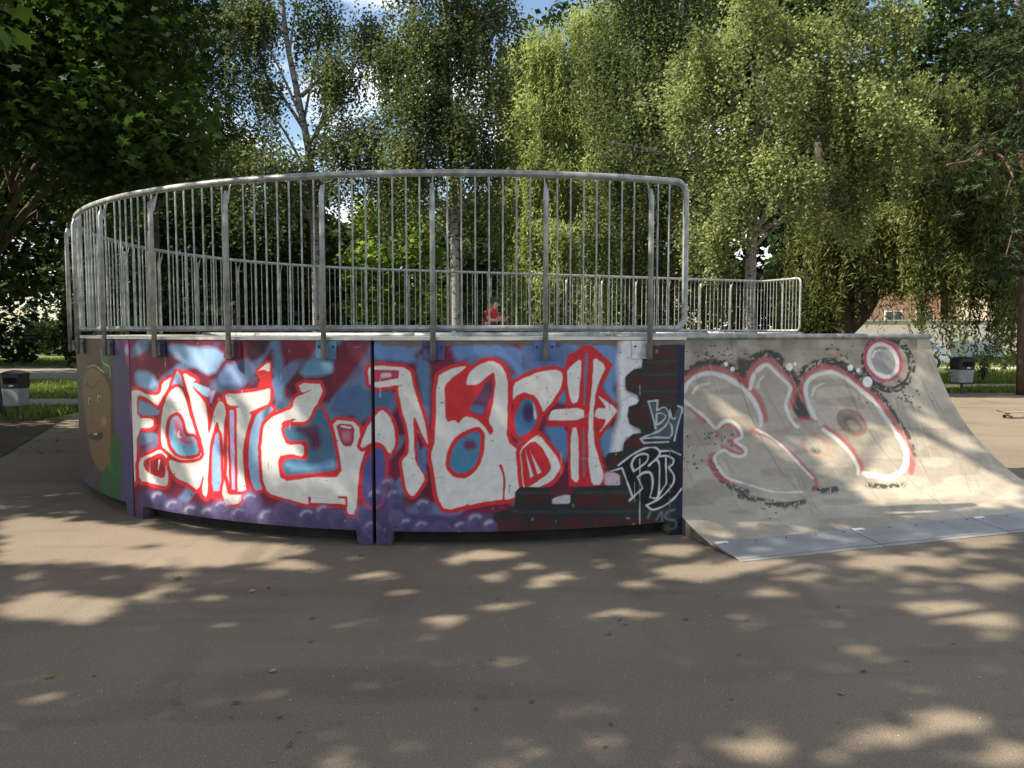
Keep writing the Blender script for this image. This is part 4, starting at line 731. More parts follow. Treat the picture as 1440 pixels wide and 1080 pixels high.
tree('birch_tree', 'large weeping birch with white trunk behind the far railing corner', 'tree', [tuple(q0), at(1055, 400, 19), at(1060, 280, 19), at(1072, 150, 19), at(1082, 40, 19), at(1088, -160, 19)], .16, .05,
     [bl(1020, 200, 18, 1.1, 1.2, .8), bl(1110, 230, 17.6, 1.2, 1.2, .8), bl(1000, 90, 18.5, 1.2, 1.3, .9), bl(1140, 60, 18, 1.5, 1.4, 1.0), bl(1190, 150, 17.6, 1.4, 1.3, .9), bl(1060, 20, 18, 1.3, 1.3, .9), bl(1240, 40, 18, 1.4, 1.3, .9), bl(950, 160, 18.5, 1.0, 1.2, .8), bl(1250, 190, 18, 1.2, 1.2, .8), bl(1090, 130, 17.4, 1.1, 1.1, .7), bl(1050, 265, 17.8, 1.0, 1.0, .6), bl(1180, 270, 18.4, 1.2, 1.2, .7), bl(1000, 320, 18.6, .9, 1, .6), bl(1110, -90, 19, 3, 2.4, 1.2)],
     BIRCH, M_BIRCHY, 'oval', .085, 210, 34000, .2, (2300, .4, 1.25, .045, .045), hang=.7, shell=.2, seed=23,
     extra=[([at(1056, 350, 19), at(1030, 320, 19), at(1005, 300, 18.8)], .08, .03), ([at(1060, 330, 19), at(1120, 300, 18.8), at(1200, 270, 18.6), at(1240, 250, 18.6)], .09, .02), ([at(1062, 260, 19), at(1000, 235, 19), at(920, 212, 19), at(860, 200, 19)], .08, .02), ([at(1072, 150, 19), at(1040, 110, 19), at(1010, 40, 19)], .07, .02)])
q0 = at(925, 466, 24); q0[2] = 0
tree('birch_tree', 'dark-leaved birch between the bright willow and the weeping birch', 'tree', [tuple(q0), at(926, 350, 24), at(930, 200, 24), at(955, 60, 24), at(962, -120, 24)], .17, .05,
     [bl(900, 120, 23, 1.6, 1.4, 1.1), bl(960, 60, 23.5, 1.6, 1.4, 1.1), bl(880, 230, 23, 1.5, 1.4, 1.0), bl(940, 270, 23, 1.5, 1.4, 1.0), bl(860, 330, 23.5, 1.3, 1.3, .9), bl(960, 370, 23.5, 1.4, 1.3, .8), bl(900, 20, 24, 1.6, 1.5, 1.1), bl(845, 80, 24.5, 1.2, 1.3, .9), bl(920, -80, 24, 2.6, 2, 1.3), bl(1000, 190, 24.5, 1.4, 1.3, 1.0)],
     BIRCH, M_BIRCH, 'oval', .1, 260, 18000, .26, (1800, .8, 2.6, .055, .045), hang=.7, shell=.2, seed=24)
# willows: domes of long hanging shoots
q0 = at(790, 466, 31); q0[2] = 0
tree('willow_tree', 'sunlit yellow-green weeping willow behind the middle of the railing', 'tree', [tuple(q0), at(788, 380, 31), at(780, 250, 31), at(790, 120, 31)], .3, .1,
     [bl(800, 70, 31, 2.0, 2, 1.6), bl(740, 170, 30, 1.5, 1.6, 1.2), bl(840, 140, 30.5, 1.6, 1.6, 1.4), bl(770, 240, 29.5, 1.6, 1.5, 1.0), bl(720, 280, 29.6, 1.0, 1.4, .9), bl(820, 260, 29.5, 1.6, 1.5, 1.0), bl(745, 90, 31, 1.0, 1.4, 1.0), bl(870, 240, 30, 1.2, 1.4, 1.0), bl(850, 30, 31, 1.5, 1.6, 1.0), bl(735, 320, 28.2, .7, .6, .5), bl(790, 330, 27.8, .9, .6, .5), bl(850, 335, 28, .9, .6, .5), bl(715, 390, 28.2, .5, .5, .4), bl(765, 395, 27.6, .7, .5, .4), bl(830, 400, 27.6, .8, .5, .4)],
     BARK, M_WILLOW, 'willow', .22, 420, 20000, .24, (3000, 1.4, 4.2, .085, .05), hang=1.3, shell=.4, seed=31)
q0 = at(1188, 466, 23); q0[2] = 0
tree('willow_tree', 'old many-stemmed weeping willow behind the coping with curtains of shoots', 'tree', [tuple(q0), at(1186, 455, 23), at(1170, 390, 23), at(1160, 300, 23), at(1150, 200, 23)], .34, .1,
     [bl(1160, 330, 22.5, 1.2, 1.4, .7), bl(1330, 250, 22, 1.8, 1.6, 1.0), bl(1270, 310, 21.5, 1.4, 1.3, .7), bl(1400, 300, 21.5, 1.6, 1.4, .8), bl(1120, 370, 23.5, .9, 1.2, .6), bl(1320, 385, 21.5, 1.4, 1.0, .35), bl(1400, 400, 21.5, 1.2, 1.0, .35), bl(1290, 150, 23, 2, 1.8, 1.2), bl(1420, 160, 23, 2, 1.8, 1.2), bl(1460, 380, 22, 1.4, 1.4, .6), bl(1220, 240, 23.5, 1.6, 1.6, 1.0)],
     BARK, M_WILLOWD, 'willow', .2, 420, 34000, .22, (2300, .8, 2.6, .06, .05), hang=1.3, shell=.2, seed=32,
     extra=[([at(1192, 462, 23), at(1215, 440, 22.9), at(1240, 400, 22.8), at(1262, 360, 22.6), at(1300, 290, 22.5)], .24, .06), ([at(1188, 460, 23), at(1200, 420, 23.2), at(1200, 340, 23.4), at(1230, 240, 23.5)], .2, .06), ([at(1180, 450, 23), at(1150, 410, 22.8), at(1125, 370, 22.6)], .14, .04)])
q0 = at(990, 466, 34); q0[2] = 0
tree('willow_tree', 'small pale yellow willow far behind the railing corner', 'tree', [tuple(q0), at(990, 440, 34), at(985, 400, 34)], .16, .06, [bl(1000, 390, 34, 1.3, 1.2, .7), bl(960, 405, 34, .9, 1.2, .6), bl(1040, 410, 34.5, .8, 1, .6)],
     BARK, M_WILLOW, 'willow', .17, 90, 3500, .22, (420, .8, 1.9, .09, .06), hang=1.3, shell=.3, seed=33)
# young maple, sunlit, and understorey
q0 = at(545, 466, 27); q0[2] = 0
tree('young_maple', 'fresh green young maple in sunlight behind the railing', 'tree', [tuple(q0), at(545, 420, 27), at(548, 300, 27)], .1, .03,
     [bl(540, 300, 27, 1.3, 1.3, .8), bl(520, 370, 26.5, 1.2, 1.3, .8), bl(580, 350, 27, 1.3, 1.3, .9), bl(530, 430, 26.5, 1.1, 1.2, .6), bl(600, 420, 27, 1.2, 1.2, .7), bl(570, 265, 27.5, 1.1, 1.2, .7)],
     BARK, M_LIME, 'maple', .17, 240, 6500, .25, shell=.3, up=.9, seed=41)
q0 = at(668, 466, 29); q0[2] = 0
tree('young_maple', 'darker young maple between the upright birch and the bright willow', 'tree', [tuple(q0), at(668, 420, 29), at(667, 320, 29)], .1, .03,
     [bl(675, 300, 29, .9, 1.2, .8), bl(660, 370, 29, .9, 1.2, .8), bl(685, 390, 29.5, .6, 1.0, .8), bl(665, 435, 28.5, .8, 1, .5), bl(640, 300, 30, .9, 1, .8)],
     BARK, M_BIRCH, 'maple', .17, 220, 5500, .25, shell=.3, up=.9, seed=42)
# pine at the right edge
def pine():
    r = np.random.default_rng(51); b0 = at(1441, 466, 19); b0[2] = 0; org = tuple(b0)
    root = thing('pine_tree', 'long-needled pine with a bare crooked bough by the litter bin', 'tree', org)
    br = [([at(1441, 190, 19), at(1425, 210, 18.2), at(1395, 208, 17.4), at(1365, 226, 16.8), at(1332, 232, 16.4)], .1, .03), ([at(1395, 212, 17.4), at(1415, 228, 17), at(1425, 250, 16.6)], .06, .02)]
    ends = []
    for k in range(30):
        z = r.uniform(60, 440) if k > 6 else r.uniform(-60, 120); a = at(1441, z*.8, 19); e = at(1405+r.normal()*38, z+r.uniform(-25, 10), 17.2+r.normal()*1.0)
        br.append(([a, (a+e)/2+(0, 0, .2), e], .035, .01)); ends.append((a, e))
    parts = [limb([org, at(1440, 300, 19), at(1436, 100, 19), at(1430, -150, 19)], .13, .05, 12)]+[limb(*b, 6) for b in br]
    v, f = merge(parts); mesh('trunk', v, f, PBARK, root, org, True)
    tips = np.concatenate([a+(e-a)*s[:, None]+r.normal(size=(34, 3))*(.1+.28*s[:, None]) for a, e in ends for s in [r.uniform(.35, 1.08, 34)]])
    n = 26; P = np.repeat(tips, n, 0); ax = r.normal(size=(len(P), 3)); ax[:, 2] = np.abs(ax[:, 2])*.8; ax /= np.linalg.norm(ax, axis=1)[:, None]
    tn = np.repeat(r.uniform(.1, .9, len(tips)), n)+r.normal(size=len(P))*.1
    leaves('crown', P+ax*.07, .2, 'needle', M_PINE, root, org, 0, tn, axis=ax*3, r=r)
pine()
# unbroken wood beyond the park: nobody could count its leaves
def woodland(name, label, segs, n, size, m, seed, zlo=.3):
    r = np.random.default_rng(seed); P = []
    tot = sum(w for *_, w in segs)
    for x0, x1, ytop, Y, w in segs:
        k = int(n*w/tot); xs = r.uniform(x0, x1, k); d = Y+r.uniform(-2.5, 5, k); X = (xs-720)/F*d
        top = EYE+(466-ytop)/F*d; hgt = top*(.8+.34*vnoise(X, d, 2.4, seed))
        z = zlo+(hgt-zlo)*r.random(k)**.8; cl = vnoise(X+z*.6, z-d*.3, 1.3, seed+3)
        q = np.stack([X, d, z], 1)[cl > .3]; P.append(q+r.normal(size=q.shape)*.12)
    P = np.concatenate(P); tn = .5+.7*(vnoise(P[:, 0]+P[:, 1], P[:, 2], 1.6, seed+1)-.5)+r.normal(size=len(P))*.15
    o = leaves(name, P, size, 'oval', m, None, (0, 0, 0), .3, tn, r=r); o['kind'] = 'stuff'; o['label'] = label; return o
woodland('woodland', 'dark wood closing the park behind the ring', [(95, 345, 230, 36, 2.0), (330, 520, 310, 38, 1.2), (500, 730, 300, 40, 1.2)], 90000, .42, M_DARK, 61)
woodland('woodland', 'dark leafy wood over the left path', [(-300, 120, 60, 34, 1)], 34000, .4, M_DARK, 64, 2.9)
woodland('woodland', 'green wood rising behind willow and birches', [(700, 960, 60, 42, 2.0), (900, 1180, -40, 40, 2.4), (1080, 1500, 20, 38, 3.0)], 85000, .42, M_DARK, 62, 3.4)
woodland('undergrowth', 'low dark shrubs under the trees behind the far railing', [(-400, 52, 425, 38, .9), (40, 110, 452, 52, .3), (100, 330, 430, 33, 1.0), (-200, 140, 340, 80, 1.6), (300, 740, 430, 37, 1.2), (700, 1170, 375, 36, 2.0), (1090, 1185, 400, 30, .4)], 56000, .4, M_DARK, 63, .05)

# ------------------------------------------------------------------ grass
def grass(name, label, areas, n, h, seed, m):
    r = np.random.default_rng(seed); out = []
    for (x0, x1, y0, y1), w in areas: k = int(n*w); out.append(np.stack([r.uniform(x0, x1, k), r.uniform(y0, y1, k), np.zeros(k)], 1))
    P = np.concatenate(out); k = len(P); hh = h*r.uniform(.5, 1.4, k)*(.6+.9*vnoise(P[:, 0], P[:, 1], 1.1, seed)); a = r.uniform(0, np.pi, k); wd = .012+.02*r.random(k)
    dx = np.stack([np.cos(a)*wd, np.sin(a)*wd, 0*a], 1); tip = P+np.stack([r.normal(size=k)*.3*hh, r.normal(size=k)*.3*hh, hh], 1)
    V = np.stack([P-dx, P+dx, tip], 1).reshape(-1, 3); V[:, 2] -= .012
    o = mesh_np(name, V, np.arange(3*k).reshape(k, 3), m, attrs={'tint': ('FLOAT', 'FACE', r.uniform(0, 1, k))}); o['kind'] = 'stuff'; o['label'] = label
M_GRASS = leaf_material('grass_blade', (.08, .12, .025), (.22, .26, .07), .35)
grass('grass', 'mown grass left of the ring beside the paths', [((-13, -8.3, 13.6, 15.5), .13), ((-24, -8.6, 18, 24.9), .5), ((-40, -10, 35, 46), .37)], 60000, .09, 71, M_GRASS)
grass('grass', 'mown grass beyond the tarmac by the litter bin', [((9, 26, 19.6, 21.2), .2), ((10, 30, 23.1, 30.8), .45), ((14, 50, 34.5, 52), .35)], 60000, .11, 72, M_GRASS)
def weed(x, y, h, lab, seed):
    r = np.random.default_rng(seed); root = thing('tall_weed', lab, 'plant', (x, y, -.01)); parts = []; P = []
    for k in range(9):
        a = r.uniform(0, 6.28); e = np.array([x+math.cos(a)*h*.25, y+math.sin(a)*h*.25, h*r.uniform(.6, 1.1)]); parts.append(limb([(x, y, -.01), ((x+e[0])/2, (y+e[1])/2, e[2]*.6), e], .008, .003, 4))
        s = r.uniform(.2, 1, 40)[:, None]; P.append(np.array([x, y, 0])*(1-s)+e*s+r.normal(size=(40, 3))*.05)
    v, f = merge(parts); mesh('stem', v, f, M_BIRCH, root, (x, y, -.01)); leaves('foliage', np.concatenate(P), .09, 'oval', M_BIRCH, root, (x, y, -.01), 0, r=r)
for i, (xx, yy, hh, lb) in enumerate([(1417, 541, 1.0, 'tall bushy weed between the litter bin and the pine'), (1392, 538, .5, 'low weed clump just right of the litter bin'), (1372, 538, .45, 'low weed tuft half hidden by the litter bin')]):
    q = gnd(xx, yy); weed(q[0], q[1]+1.2, hh, lb, 80+i)

# ------------------------------------------------------------------ far things on the right
BRICK = mat('brick_wall', (.3, .17, .13), rough=.9, col2=(.4, .24, .18), scale=5); RENDER = mat('pale_render', (.5, .46, .4), rough=.9); GLASS = mat('window_glass', (.03, .04, .05), rough=.1, spec=.6, var=.3); WHITE = mat('white_frame', (.72, .72, .7), rough=.6, var=.04)
OCHRE = mat('ochre_cladding', (.4, .31, .23), rough=.8)
def building(label, x0, x1, y, dep, hgt, wm, ww, fl, band=None):
    org = ((x0+x1)/2, y+dep/2, 0); root = thing('apartment_building', label, 'building', org)
    mesh('wall', *box(x0, x1, y, y+dep, -.01, hgt), wm, root, org); mesh('roof', *box(x0-.3, x1+.3, y-.3, y+dep+.3, hgt, hgt+.35), WHITE, root, org)
    if band: mesh('plinth', *box(x0-.02, x1+.02, y-.08, y+.2, -.01, band), RENDER, root, org)
    n = int((x1-x0)/ww)
    for j in range(fl):
        for i in range(n):
            cx = x0+(i+.5)*(x1-x0)/n; z = 1.2+j*2.9+(.6 if band else 0)
            w = mesh('window', *box(cx-.75, cx+.75, y-.05, y+.05, z, z+1.5), WHITE, root, org)
            for s in (-1, 1): mesh('pane', *box(cx+s*.36-.3, cx+s*.36+.3, y-.07, y-.051, z+.1, z+1.4), GLASS, w, org)
building('red brick apartment block seen through the willow curtains', 25.5, 36, 66, 10, 12, BRICK, 2.6, 4, .9)
building('tan clad apartment block beyond the lawn at the pine', 37.5, 52, 62, 10, 12, OCHRE, 2.9, 4, 2.6)
o = mesh('garden_wall', *box(20, 40, 58, 58.4, -.01, 2.3), RENDER, None, (30, 58.2, 0)); tag(o, 'long pale rendered wall in front of the brick block', 'wall')
cp = mesh('capping', *box(19.9, 40.1, 57.93, 58.47, 2.3, 2.42), CONC, o, (30, 58.2, 0))
o = mesh('garden_wall', *box(-9.5, -6.2, 46, 46.3, -.01, 2.2), mat('pinkish_brick', (.42, .27, .2), rough=.9, scale=6), None, (-8, 46.1, 0)); tag(o, 'short pinkish brick wall far behind the young maple', 'wall')
mesh('capping', *box(-9.6, -6.1, 45.95, 46.35, 2.2, 2.3), CONC, o, (-8, 46.1, 0))
# polytunnel on the lawn
pt = gnd(1368, 503); px0, py0 = pt[0], pt[1]; root = thing('polytunnel', 'low pale green polytunnel on the far lawn', 'polytunnel', (px0, py0, 0))
a = np.linspace(0, np.pi, 13); FILM = mat('green_film', (.55, .6, .48), rough=.4, var=.08)
v = np.concatenate([[(px0-1.3+2.6*s, py0-.8*math.cos(t), 1.0*math.sin(t)-.01) for t in a] for s in (0, 1)])
mesh('cover', v, [(i, i+1, 14+i, 13+i) for i in range(12)]+[tuple(range(13)), tuple(range(25, 12, -1))], FILM, root, (px0, py0, 0), False)
for s in (0, .33, .66, 1): mesh('hoop', *tube([(px0-1.3+2.6*s, py0-.82*math.cos(t), 1.02*math.sin(t)) for t in a], .02, 6), WHITE, root, (px0, py0, 0), True)
# parked car, mostly hidden by the quarter pipe
def car():
    c = gnd(1330, 521); x, y = c[0]-1.75, c[1]+1; root = thing('parked_car', 'silver hatchback parked behind the quarter pipe, its rear showing', 'car', (x, y, 0)); org = (x, y, 0)
    PAINT = mat('silver_paint', (.42, .43, .46), rough=.3, metal=.5, var=.04); RUB = mat('tyre_rubber', (.02, .02, .02), rough=.9); LRED = mat('rear_lamp', (.4, .02, .02), rough=.2, spec=.6)
    prof_ = [(-2.0, .28), (-2.05, .62), (-1.9, .82), (-1.1, .95), (-.45, 1.42), (.95, 1.46), (1.6, 1.05), (1.98, .95), (2.05, .6), (2.0, .28)]
    wy = [.8, .86, .86, .84, .68, .68, .76, .8, .84, .8]
    v = [(x+px_, y-w, z) for (px_, z), w in zip(prof_, wy)]+[(x+px_, y+w, z) for (px_, z), w in zip(prof_, wy)]; n = 10
    b = mesh('body', v, [tuple(range(n)), tuple(range(2*n-1, n-1, -1))]+[(i, n+i, n+(i+1) % n, (i+1) % n) for i in range(n)], PAINT, root, org); bv = b.modifiers.new('bevel', 'BEVEL'); bv.width = .05; bv.segments = 2
    for sg in (-1, 1):
        for q in ([(-.95, .98), (-.42, 1.36), (.2, 1.38), (.2, .98)], [(.28, .98), (.28, 1.38), (.9, 1.39), (1.4, 1.05)]):
            vv = [(x+a_, y+sg*(.86-.36*(z-.95)/1.0+.012), z) for a_, z in q]+[(x+a_, y+sg*(.80-.36*(z-.95)/1.0), z) for a_, z in q]; mesh('side_window', vv, [(0, 1, 2, 3), (7, 6, 5, 4), (0, 4, 5, 1), (1, 5, 6, 2), (2, 6, 7, 3), (3, 7, 4, 0)], GLASS, root, org)
        for wx in (-1.25, 1.3):
            w = mesh('wheel', *tube([(x+wx, y+sg*.68, .31), (x+wx, y+sg*.87, .31)], .31, 20), RUB, root, org); mesh('rim', *tube([(x+wx, y+sg*.86, .31), (x+wx, y+sg*.885, .31)], .19, 14), PAINT, w, org)
        mesh('tail_lamp', *box(x+1.93, x+2.07, y+sg*.66-.12, y+sg*.66+.12, .75, .98), LRED, root, org); mesh('headlight', *box(x-2.06, x-1.9, y+sg*.62-.15, y+sg*.62+.15, .6, .75), GLASS, root, org)
    mesh('rear_window', [(x+1.05, y-.58, 1.40), (x+1.05, y+.58, 1.40), (x+1.62, y+.66, 1.07), (x+1.62, y-.66, 1.07), (x+1.0, y-.58, 1.36), (x+1.0, y+.58, 1.36), (x+1.57, y+.66, 1.03), (x+1.57, y-.66, 1.03)], [(0, 1, 2, 3), (7, 6, 5, 4), (0, 4, 5, 1), (2, 6, 7, 3), (1, 5, 6, 2), (3, 7, 4, 0)], GLASS, root, org)
car()

# ------------------------------------------------------------------ litter bins
BODY = mat('bin_grey', (.2, .21, .21), rough=.6, col2=(.3, .31, .31), scale=6); LID = mat('bin_black', (.018, .02, .02), rough=.45, var=.3)
def litter_bin(x, y, label, rz=0.):
    root = thing('litter_bin', label, 'litter bin', (x, y, 0), 'litter bins', rz)
    def loop(z, w, d, r=.06, n=4):
        out = []
        for cx, cy, a0 in ((w-r, d-r, 0), (-w+r, d-r, 90), (-w+r, -d+r, 180), (w-r, -d+r, 270)):
            for k in range(n): a = math.radians(a0+90*k/(n-1)); out.append((cx+r*math.cos(a), cy+r*math.sin(a), z))
        return out
    def loft(loops):
        v = sum(loops, []); n = len(loops[0]); f = [(i*n+j, i*n+(j+1) % n, (i+1)*n+(j+1) % n, (i+1)*n+j) for i in range(len(loops)-1) for j in range(n)]
        return v, f+[tuple(range(n))[::-1], tuple((len(loops)-1)*n+j for j in range(n))]
    mesh('post', *tube([(0, 0, -.01), (0, 0, .36)], .035, 10), mat('bin_post', (.06, .06, .055), rough=.6), root)
    mesh('foot_plate', *box(-.09, .09, -.09, .09, -.008, .012), DARK, root)
    mesh('body', *loft([loop(.27, .185, .155), loop(.29, .2, .17), loop(.6, .215, .185), loop(.605, .205, .175)]), BODY, root)
    h = mesh('hood', *loft([loop(.58, .208, .178), loop(.606, .222, .192), loop(.84, .222, .192), loop(.845, .235, .205), loop(.865, .235, .205), loop(.90, .16, .13), loop(.92, .05, .04, .02)]), LID, root)
    mesh('opening', *box(-.15, .15, -.196, -.188, .68, .79), mat('bin_mouth', (.004, .004, .004), rough=1), h)
    st = mesh('sticker', *box(-.02, .07, -.1975, -.1925, .63, .655), WHITE, h)
    return root
q = gnd(1352, 553); litter_bin(q[0], q[1], 'black and grey litter bin on a post at the edge of the sunny grass', .15)
q = gnd(24, 591); lb_ = litter_bin(q[0], q[1], 'black and grey litter bin on a post in shade under the maple', 0); lb_.scale = (.8, .8, .95)

# ------------------------------------------------------------------ skateboard
def skateboard():
    q = gnd(1428, 588); x, y = q[0]+.05, q[1]; org = (x, y, 0); root = thing('skateboard', 'skateboard standing on its wheels on the sunny tarmac', 'skateboard', org, None, math.radians(4))
    s = np.linspace(-1, 1, 25); L_ = .41; half = .1*np.sqrt(np.clip(1-np.abs(s)**6, .02, 1)); z = .105+.055*np.clip((np.abs(s)-.68)/.32, 0, 1)**1.5
    v = [(a*L_, sg*w, zz+t) for t in (0, .011) for a, w, zz in zip(s, half, z) for sg in (-1, 1)]; f = []
    for i in range(24):
        f += [(2*i, 2*i+1, 2*i+3, 2*i+2), (50+2*i, 52+2*i, 53+2*i, 51+2*i), (2*i, 2*i+2, 52+2*i, 50+2*i), (2*i+1, 51+2*i, 53+2*i, 2*i+3)]
    f += [(0, 50, 51, 1), (48, 49, 99, 98)]
    mesh('deck', v, f, mat('maple_deck', (.3, .2, .11), rough=.5), root)
    for c in (-.2, .2):
        t = mesh('truck', *merge([box(c-.035, c+.035, -.03, .03, .075, .106), tube([(c, -.085, .045), (c, .085, .045)], .012, 8), tube([(c, 0, .045), (c, 0, .09)], .022, 8)]), STEEL, root)
        for sg in (-1, 1): mesh('wheel', *tube([(c, sg*.065, .028), (c, sg*.098, .028)], .028, 14), mat('wheel_urethane', (.06, .06, .055), rough=.5), t)
skateboard()

# ------------------------------------------------------------------ seated child
def person():
    bx, by = at(686, 470, 13.25)[0], 13.3; z0 = 1.5; org = (bx, by, z0)
    root = thing('person', 'child in red polo shirt sitting on the coping, hands raised in front', 'person', org, None, math.radians(-26))
    def skin(name, pts, edges, rad, m, parent, lev=2):
        me = bpy.data.meshes.new(name); me.from_pydata(pts, edges, []); o = link(name, me, m, parent)
        o.modifiers.new('skin', 'SKIN'); sv = me.skin_vertices[0].data
        for i, r in enumerate(rad): sv[i].radius = (r, r) if np.isscalar(r) else r
        sv[0].use_root = True; ss = o.modifiers.new('sub', 'SUBSURF'); ss.levels = lev; ss.render_levels = lev; return o
    SK = mat('skin', (.5, .29, .2), rough=.55, var=.06); SH = mat('red_shirt', (.42, .02, .03), rough=.85, var=.2, scale=12); HR = mat('brown_hair', (.045, .028, .018), rough=.6, var=.4, scale=40); DN = mat('dark_trousers', (.03, .035, .05), rough=.9); SHO = mat('pale_shoe', (.4, .4, .4), rough=.6)
    # facing the camera's right (+X) and a little towards the camera
    V = [(0, 0, .1), (.02, 0, .2), (.05, 0, .3), (.07, 0, .385), (.085, 0, .405), (.105, -.005, .44), (.12, -.01, .5), (.115, -.01, .555),     # pelvis..neck, head
         (.06, .12, .35), (.1, .17, .24), (.22, .12, .2), (.06, -.12, .35), (.11, -.17, .23), (.24, -.13, .22),                      # arms: shoulder elbow wrist
         (.08, .08, .09), (.3, .09, .1), (.32, .0, -.22), (.08, -.08, .09), (.28, -.13, .1), (.28, -.2, -.24)]
    Ed = [(0, 1), (1, 2), (2, 3), (3, 4), (4, 5), (5, 6), (6, 7), (3, 8), (8, 9), (9, 10), (3, 11), (11, 12), (12, 13), (0, 14), (14, 15), (15, 16), (0, 17), (17, 18), (18, 19)]
    hands = []
    for w in (10, 13):
        wx, wy, wz = V[w]; pal = len(V); V.append((wx+.05, wy+.005, wz+.035)); Ed.append((w, pal)); hands.append(pal)
        for k, (dy, ln) in enumerate([(-.024, .05), (-.008, .058), (.008, .055), (.024, .045)]):
            a = len(V); V.append((wx+.075, wy+dy, wz+.06)); V.append((wx+.075+ln*.6, wy+dy*1.1, wz+.06+ln*.7)); Ed += [(pal, a), (a, a+1)]
        a = len(V); V.append((wx+.055, wy-.035, wz+.065)); V.append((wx+.06, wy-.045, wz+.095)); Ed += [(pal, a), (a, a+1)]
    Rr = [(.1, .085), (.095, .08), (.1, .085), (.075, .06), (.045, .045), .062, .09, .066, .048, .036, .024, .048, .036, .024, .07, .05, .036, .07, .05, .036]+[.024, .009, .007, .009, .008, .009, .008, .009, .007, .009, .008]*2
    skin('body', V, Ed, Rr[:len(V)], SK, root)
    skin('shirt', [(-.005, 0, .07), (.02, 0, .2), (.05, 0, .3), (.068, 0, .375), (.075, 0, .4), (.06, .125, .35), (.085, .165, .28), (.06, -.125, .35), (.09, -.165, .27)], [(0, 1), (1, 2), (2, 3), (3, 4), (3, 5), (5, 6), (3, 7), (7, 8)], [(.118, .1), (.112, .096), (.116, .1), (.088, .075), .055, .062, .056, .062, .056], SH, root)
    skin('trousers', [(0, 0, .09), (.08, .08, .09), (.3, .09, .1), (.318, .01, -.17), (.08, -.08, .09), (.28, -.13, .1), (.28, -.19, -.19)], [(0, 1), (1, 2), (2, 3), (0, 4), (4, 5), (5, 6)], [.11, .082, .062, .048, .082, .062, .048], DN, root)
    for p0, p1 in (((.3, .0, -.24), (.42, -.02, -.27)), ((.27, -.2, -.26), (.39, -.23, -.29))): skin('shoe', [p0, p1], [(0, 1)], [.045, .035], SHO, root, 1)
    # hair cap, ear, eye, nose, collar
    r = np.random.default_rng(5); hv = []; nu, nvv = 14, 8
    for j in range(nvv):
        el = math.radians(90-j*17)
        for i in range(nu):
            az = 2*math.pi*i/nu; rr = .1*(1+.05*r.normal()); drop = max(0, math.cos(az))          # short at the forehead
            e2 = max(el, math.radians(12)) if drop > .45 else el
            hv.append((.108+rr*math.cos(e2)*math.cos(az)*1.02, -.01+rr*.9*math.cos(e2)*math.sin(az), .522+rr*1.04*math.sin(e2)))
    hf = [(j*nu+i, (j+1)*nu+i, (j+1)*nu+(i+1) % nu, j*nu+(i+1) % nu) for j in range(nvv-1) for i in range(nu)]
    mesh('hair', hv, hf, HR, root, smooth=True)
    def ell(c, rx, ry, rz, n=8):
        v = [(c[0]+rx*math.sin(t)*math.cos(a), c[1]+ry*math.sin(t)*math.sin(a), c[2]+rz*math.cos(t)) for t in np.linspace(.05, math.pi-.05, n) for a in np.linspace(0, 2*math.pi, 10, endpoint=False)]
        return v, [(i*10+j, (i+1)*10+j, (i+1)*10+(j+1) % 10, i*10+(j+1) % 10) for i in range(n-1) for j in range(10)]
    mesh('nose', *ell((.212, -.012, .488), .014, .01, .016), SK, root, smooth=True); mesh('mouth', *ell((.19, -.012, .452), .006, .018, .005), mat('lip', (.3, .1, .08)), root, smooth=True)
    for sg in (-1, 1):
        mesh('ear', *ell((.108, -.01+sg*.09, .49), .014, .008, .022), SK, root, smooth=True); mesh('eye', *ell((.193, -.012+sg*.032, .508), .007, .009, .006), DARK, root, smooth=True)
    mesh('collar', *tube([(.088+.05*math.cos(a), .048*math.sin(a), .405+.012*math.cos(a)) for a in np.linspace(0, 2*math.pi, 16)], .013, 6), SH, root, smooth=True)
person()

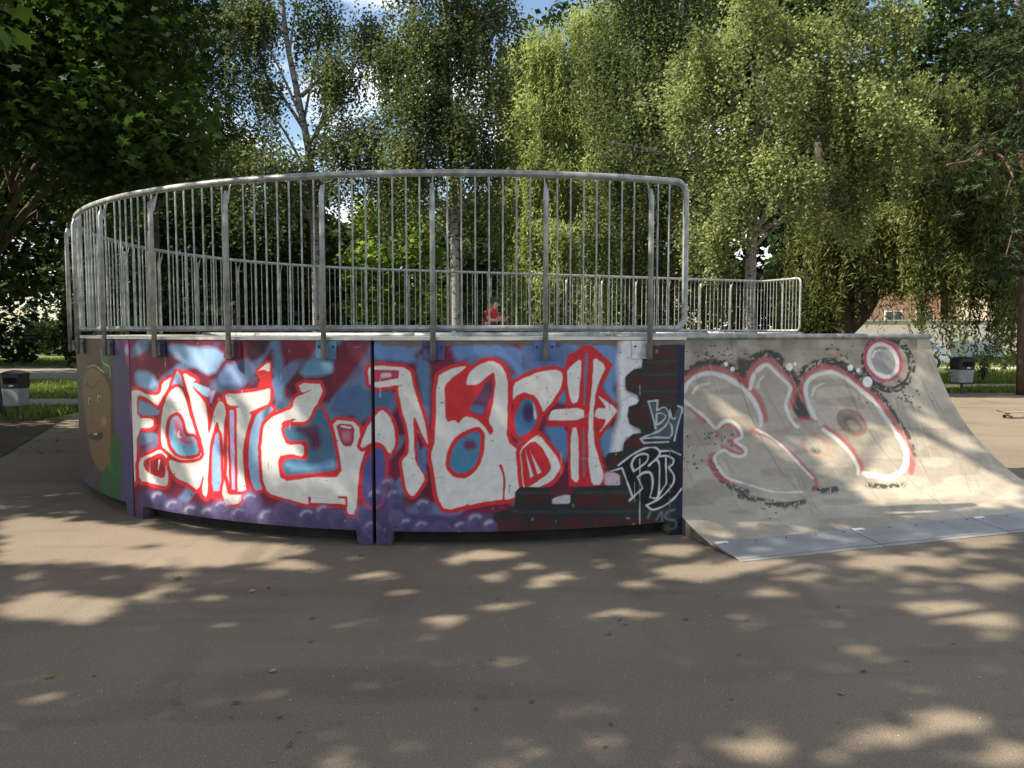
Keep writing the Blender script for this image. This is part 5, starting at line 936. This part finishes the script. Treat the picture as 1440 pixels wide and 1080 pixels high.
# ------------------------------------------------------------------ fallen leaves and grit
FALL = [mat('dry_leaf_%d' % i, c, rough=.8, var=.3, scale=20) for i, c in enumerate([(.2, .14, .06), (.11, .1, .04), (.3, .24, .13), (.14, .08, .04)])]
lm = []
for i in range(4):
    T = LEAF['maple' if i % 2 else 'oval']; n = len(T); r = np.random.default_rng(90+i)
    v = [(a, b, .10+.25*abs(a)+.08*r.random()) for a, b in T]+[(0, 0, .08)]; me = bpy.data.meshes.new('fallen_leaf'); me.from_pydata(v, [], [(j, (j+1) % n, n) for j in range(n)]); me.materials.append(FALL[i]); lm.append(me)
spots = [(70, 953, .07), (332, 990, .04), (384, 945, .045), (508, 782, .05), (435, 802, .03), (250, 815, .05), (355, 833, .06), (378, 828, .04), (205, 862, .03), (440, 870, .03), (1000, 868, .03), (965, 872, .035), (1040, 921, .035), (857, 893, .03), (1182, 977, .04), (1214, 945, .03), (1030, 983, .03), (748, 988, .03), (325, 1008, .03), (394, 1010, .03), (530, 775, .03), (700, 843, .02), (790, 842, .02)]
rl = np.random.default_rng(91)
for k in range(26): spots.append((rl.uniform(0, 1440), rl.uniform(800, 1075), rl.uniform(.015, .03)))
for k in range(24): spots.append((rl.uniform(20, 100), rl.uniform(585, 640), rl.uniform(.06, .1)))
for k, (x, y, s) in enumerate(spots):
    q = gnd(x, y); o = bpy.data.objects.new('fallen_leaf', lm[k % 4]); COL.objects.link(o); o.location = (q[0], q[1], .001); o.scale = (s, s*rl.uniform(.6, 1), s); o.rotation_euler = (rl.normal()*.15, rl.normal()*.15, rl.uniform(0, 6.28))
    if 585 <= y <= 640 and x < 120: tag(o, 'dry fallen leaf by the shaded verge near the litter bin', 'leaf', 'fallen leaves by the verge')
    else: tag(o, 'small dry fallen leaf on the open tarmac before the ramp', 'leaf', 'fallen leaves on the tarmac')
r = np.random.default_rng(95); n = 2600; X = r.uniform(-5, 5, n); Y = 1.9+4*r.random(n)**1.3; s = r.uniform(.0015, .005, n)
cl = vnoise(X, Y, .7, 6) > .35; X, Y, s = X[cl], Y[cl], s[cl]; ok = np.hypot(X-C0[0], Y-C0[1]) > R+.02; X, Y, s = X[ok], Y[ok], s[ok]
c = np.stack([X, Y, s*.4], 1); dirs = np.array([(1, 0, 0), (0, 1, 0), (-1, 0, 0), (0, -1, 0), (0, 0, 1)])
V = (c[:, None]+s[:, None, None]*dirs*r.uniform(.6, 1.4, (len(c), 5, 1))).reshape(-1, 3); b5 = np.arange(len(c))[:, None]*5
Fq = np.concatenate([b5+np.array([[0, 1, 4]]), b5+np.array([[1, 2, 4]]), b5+np.array([[2, 3, 4]]), b5+np.array([[3, 0, 4]])])
o = mesh_np('grit', V, Fq, mat('grit_stone', (.16, .13, .1), rough=.9, col2=(.45, .4, .33), scale=30)); o['kind'] = 'stuff'; o['label'] = 'loose grit scattered over the tarmac'
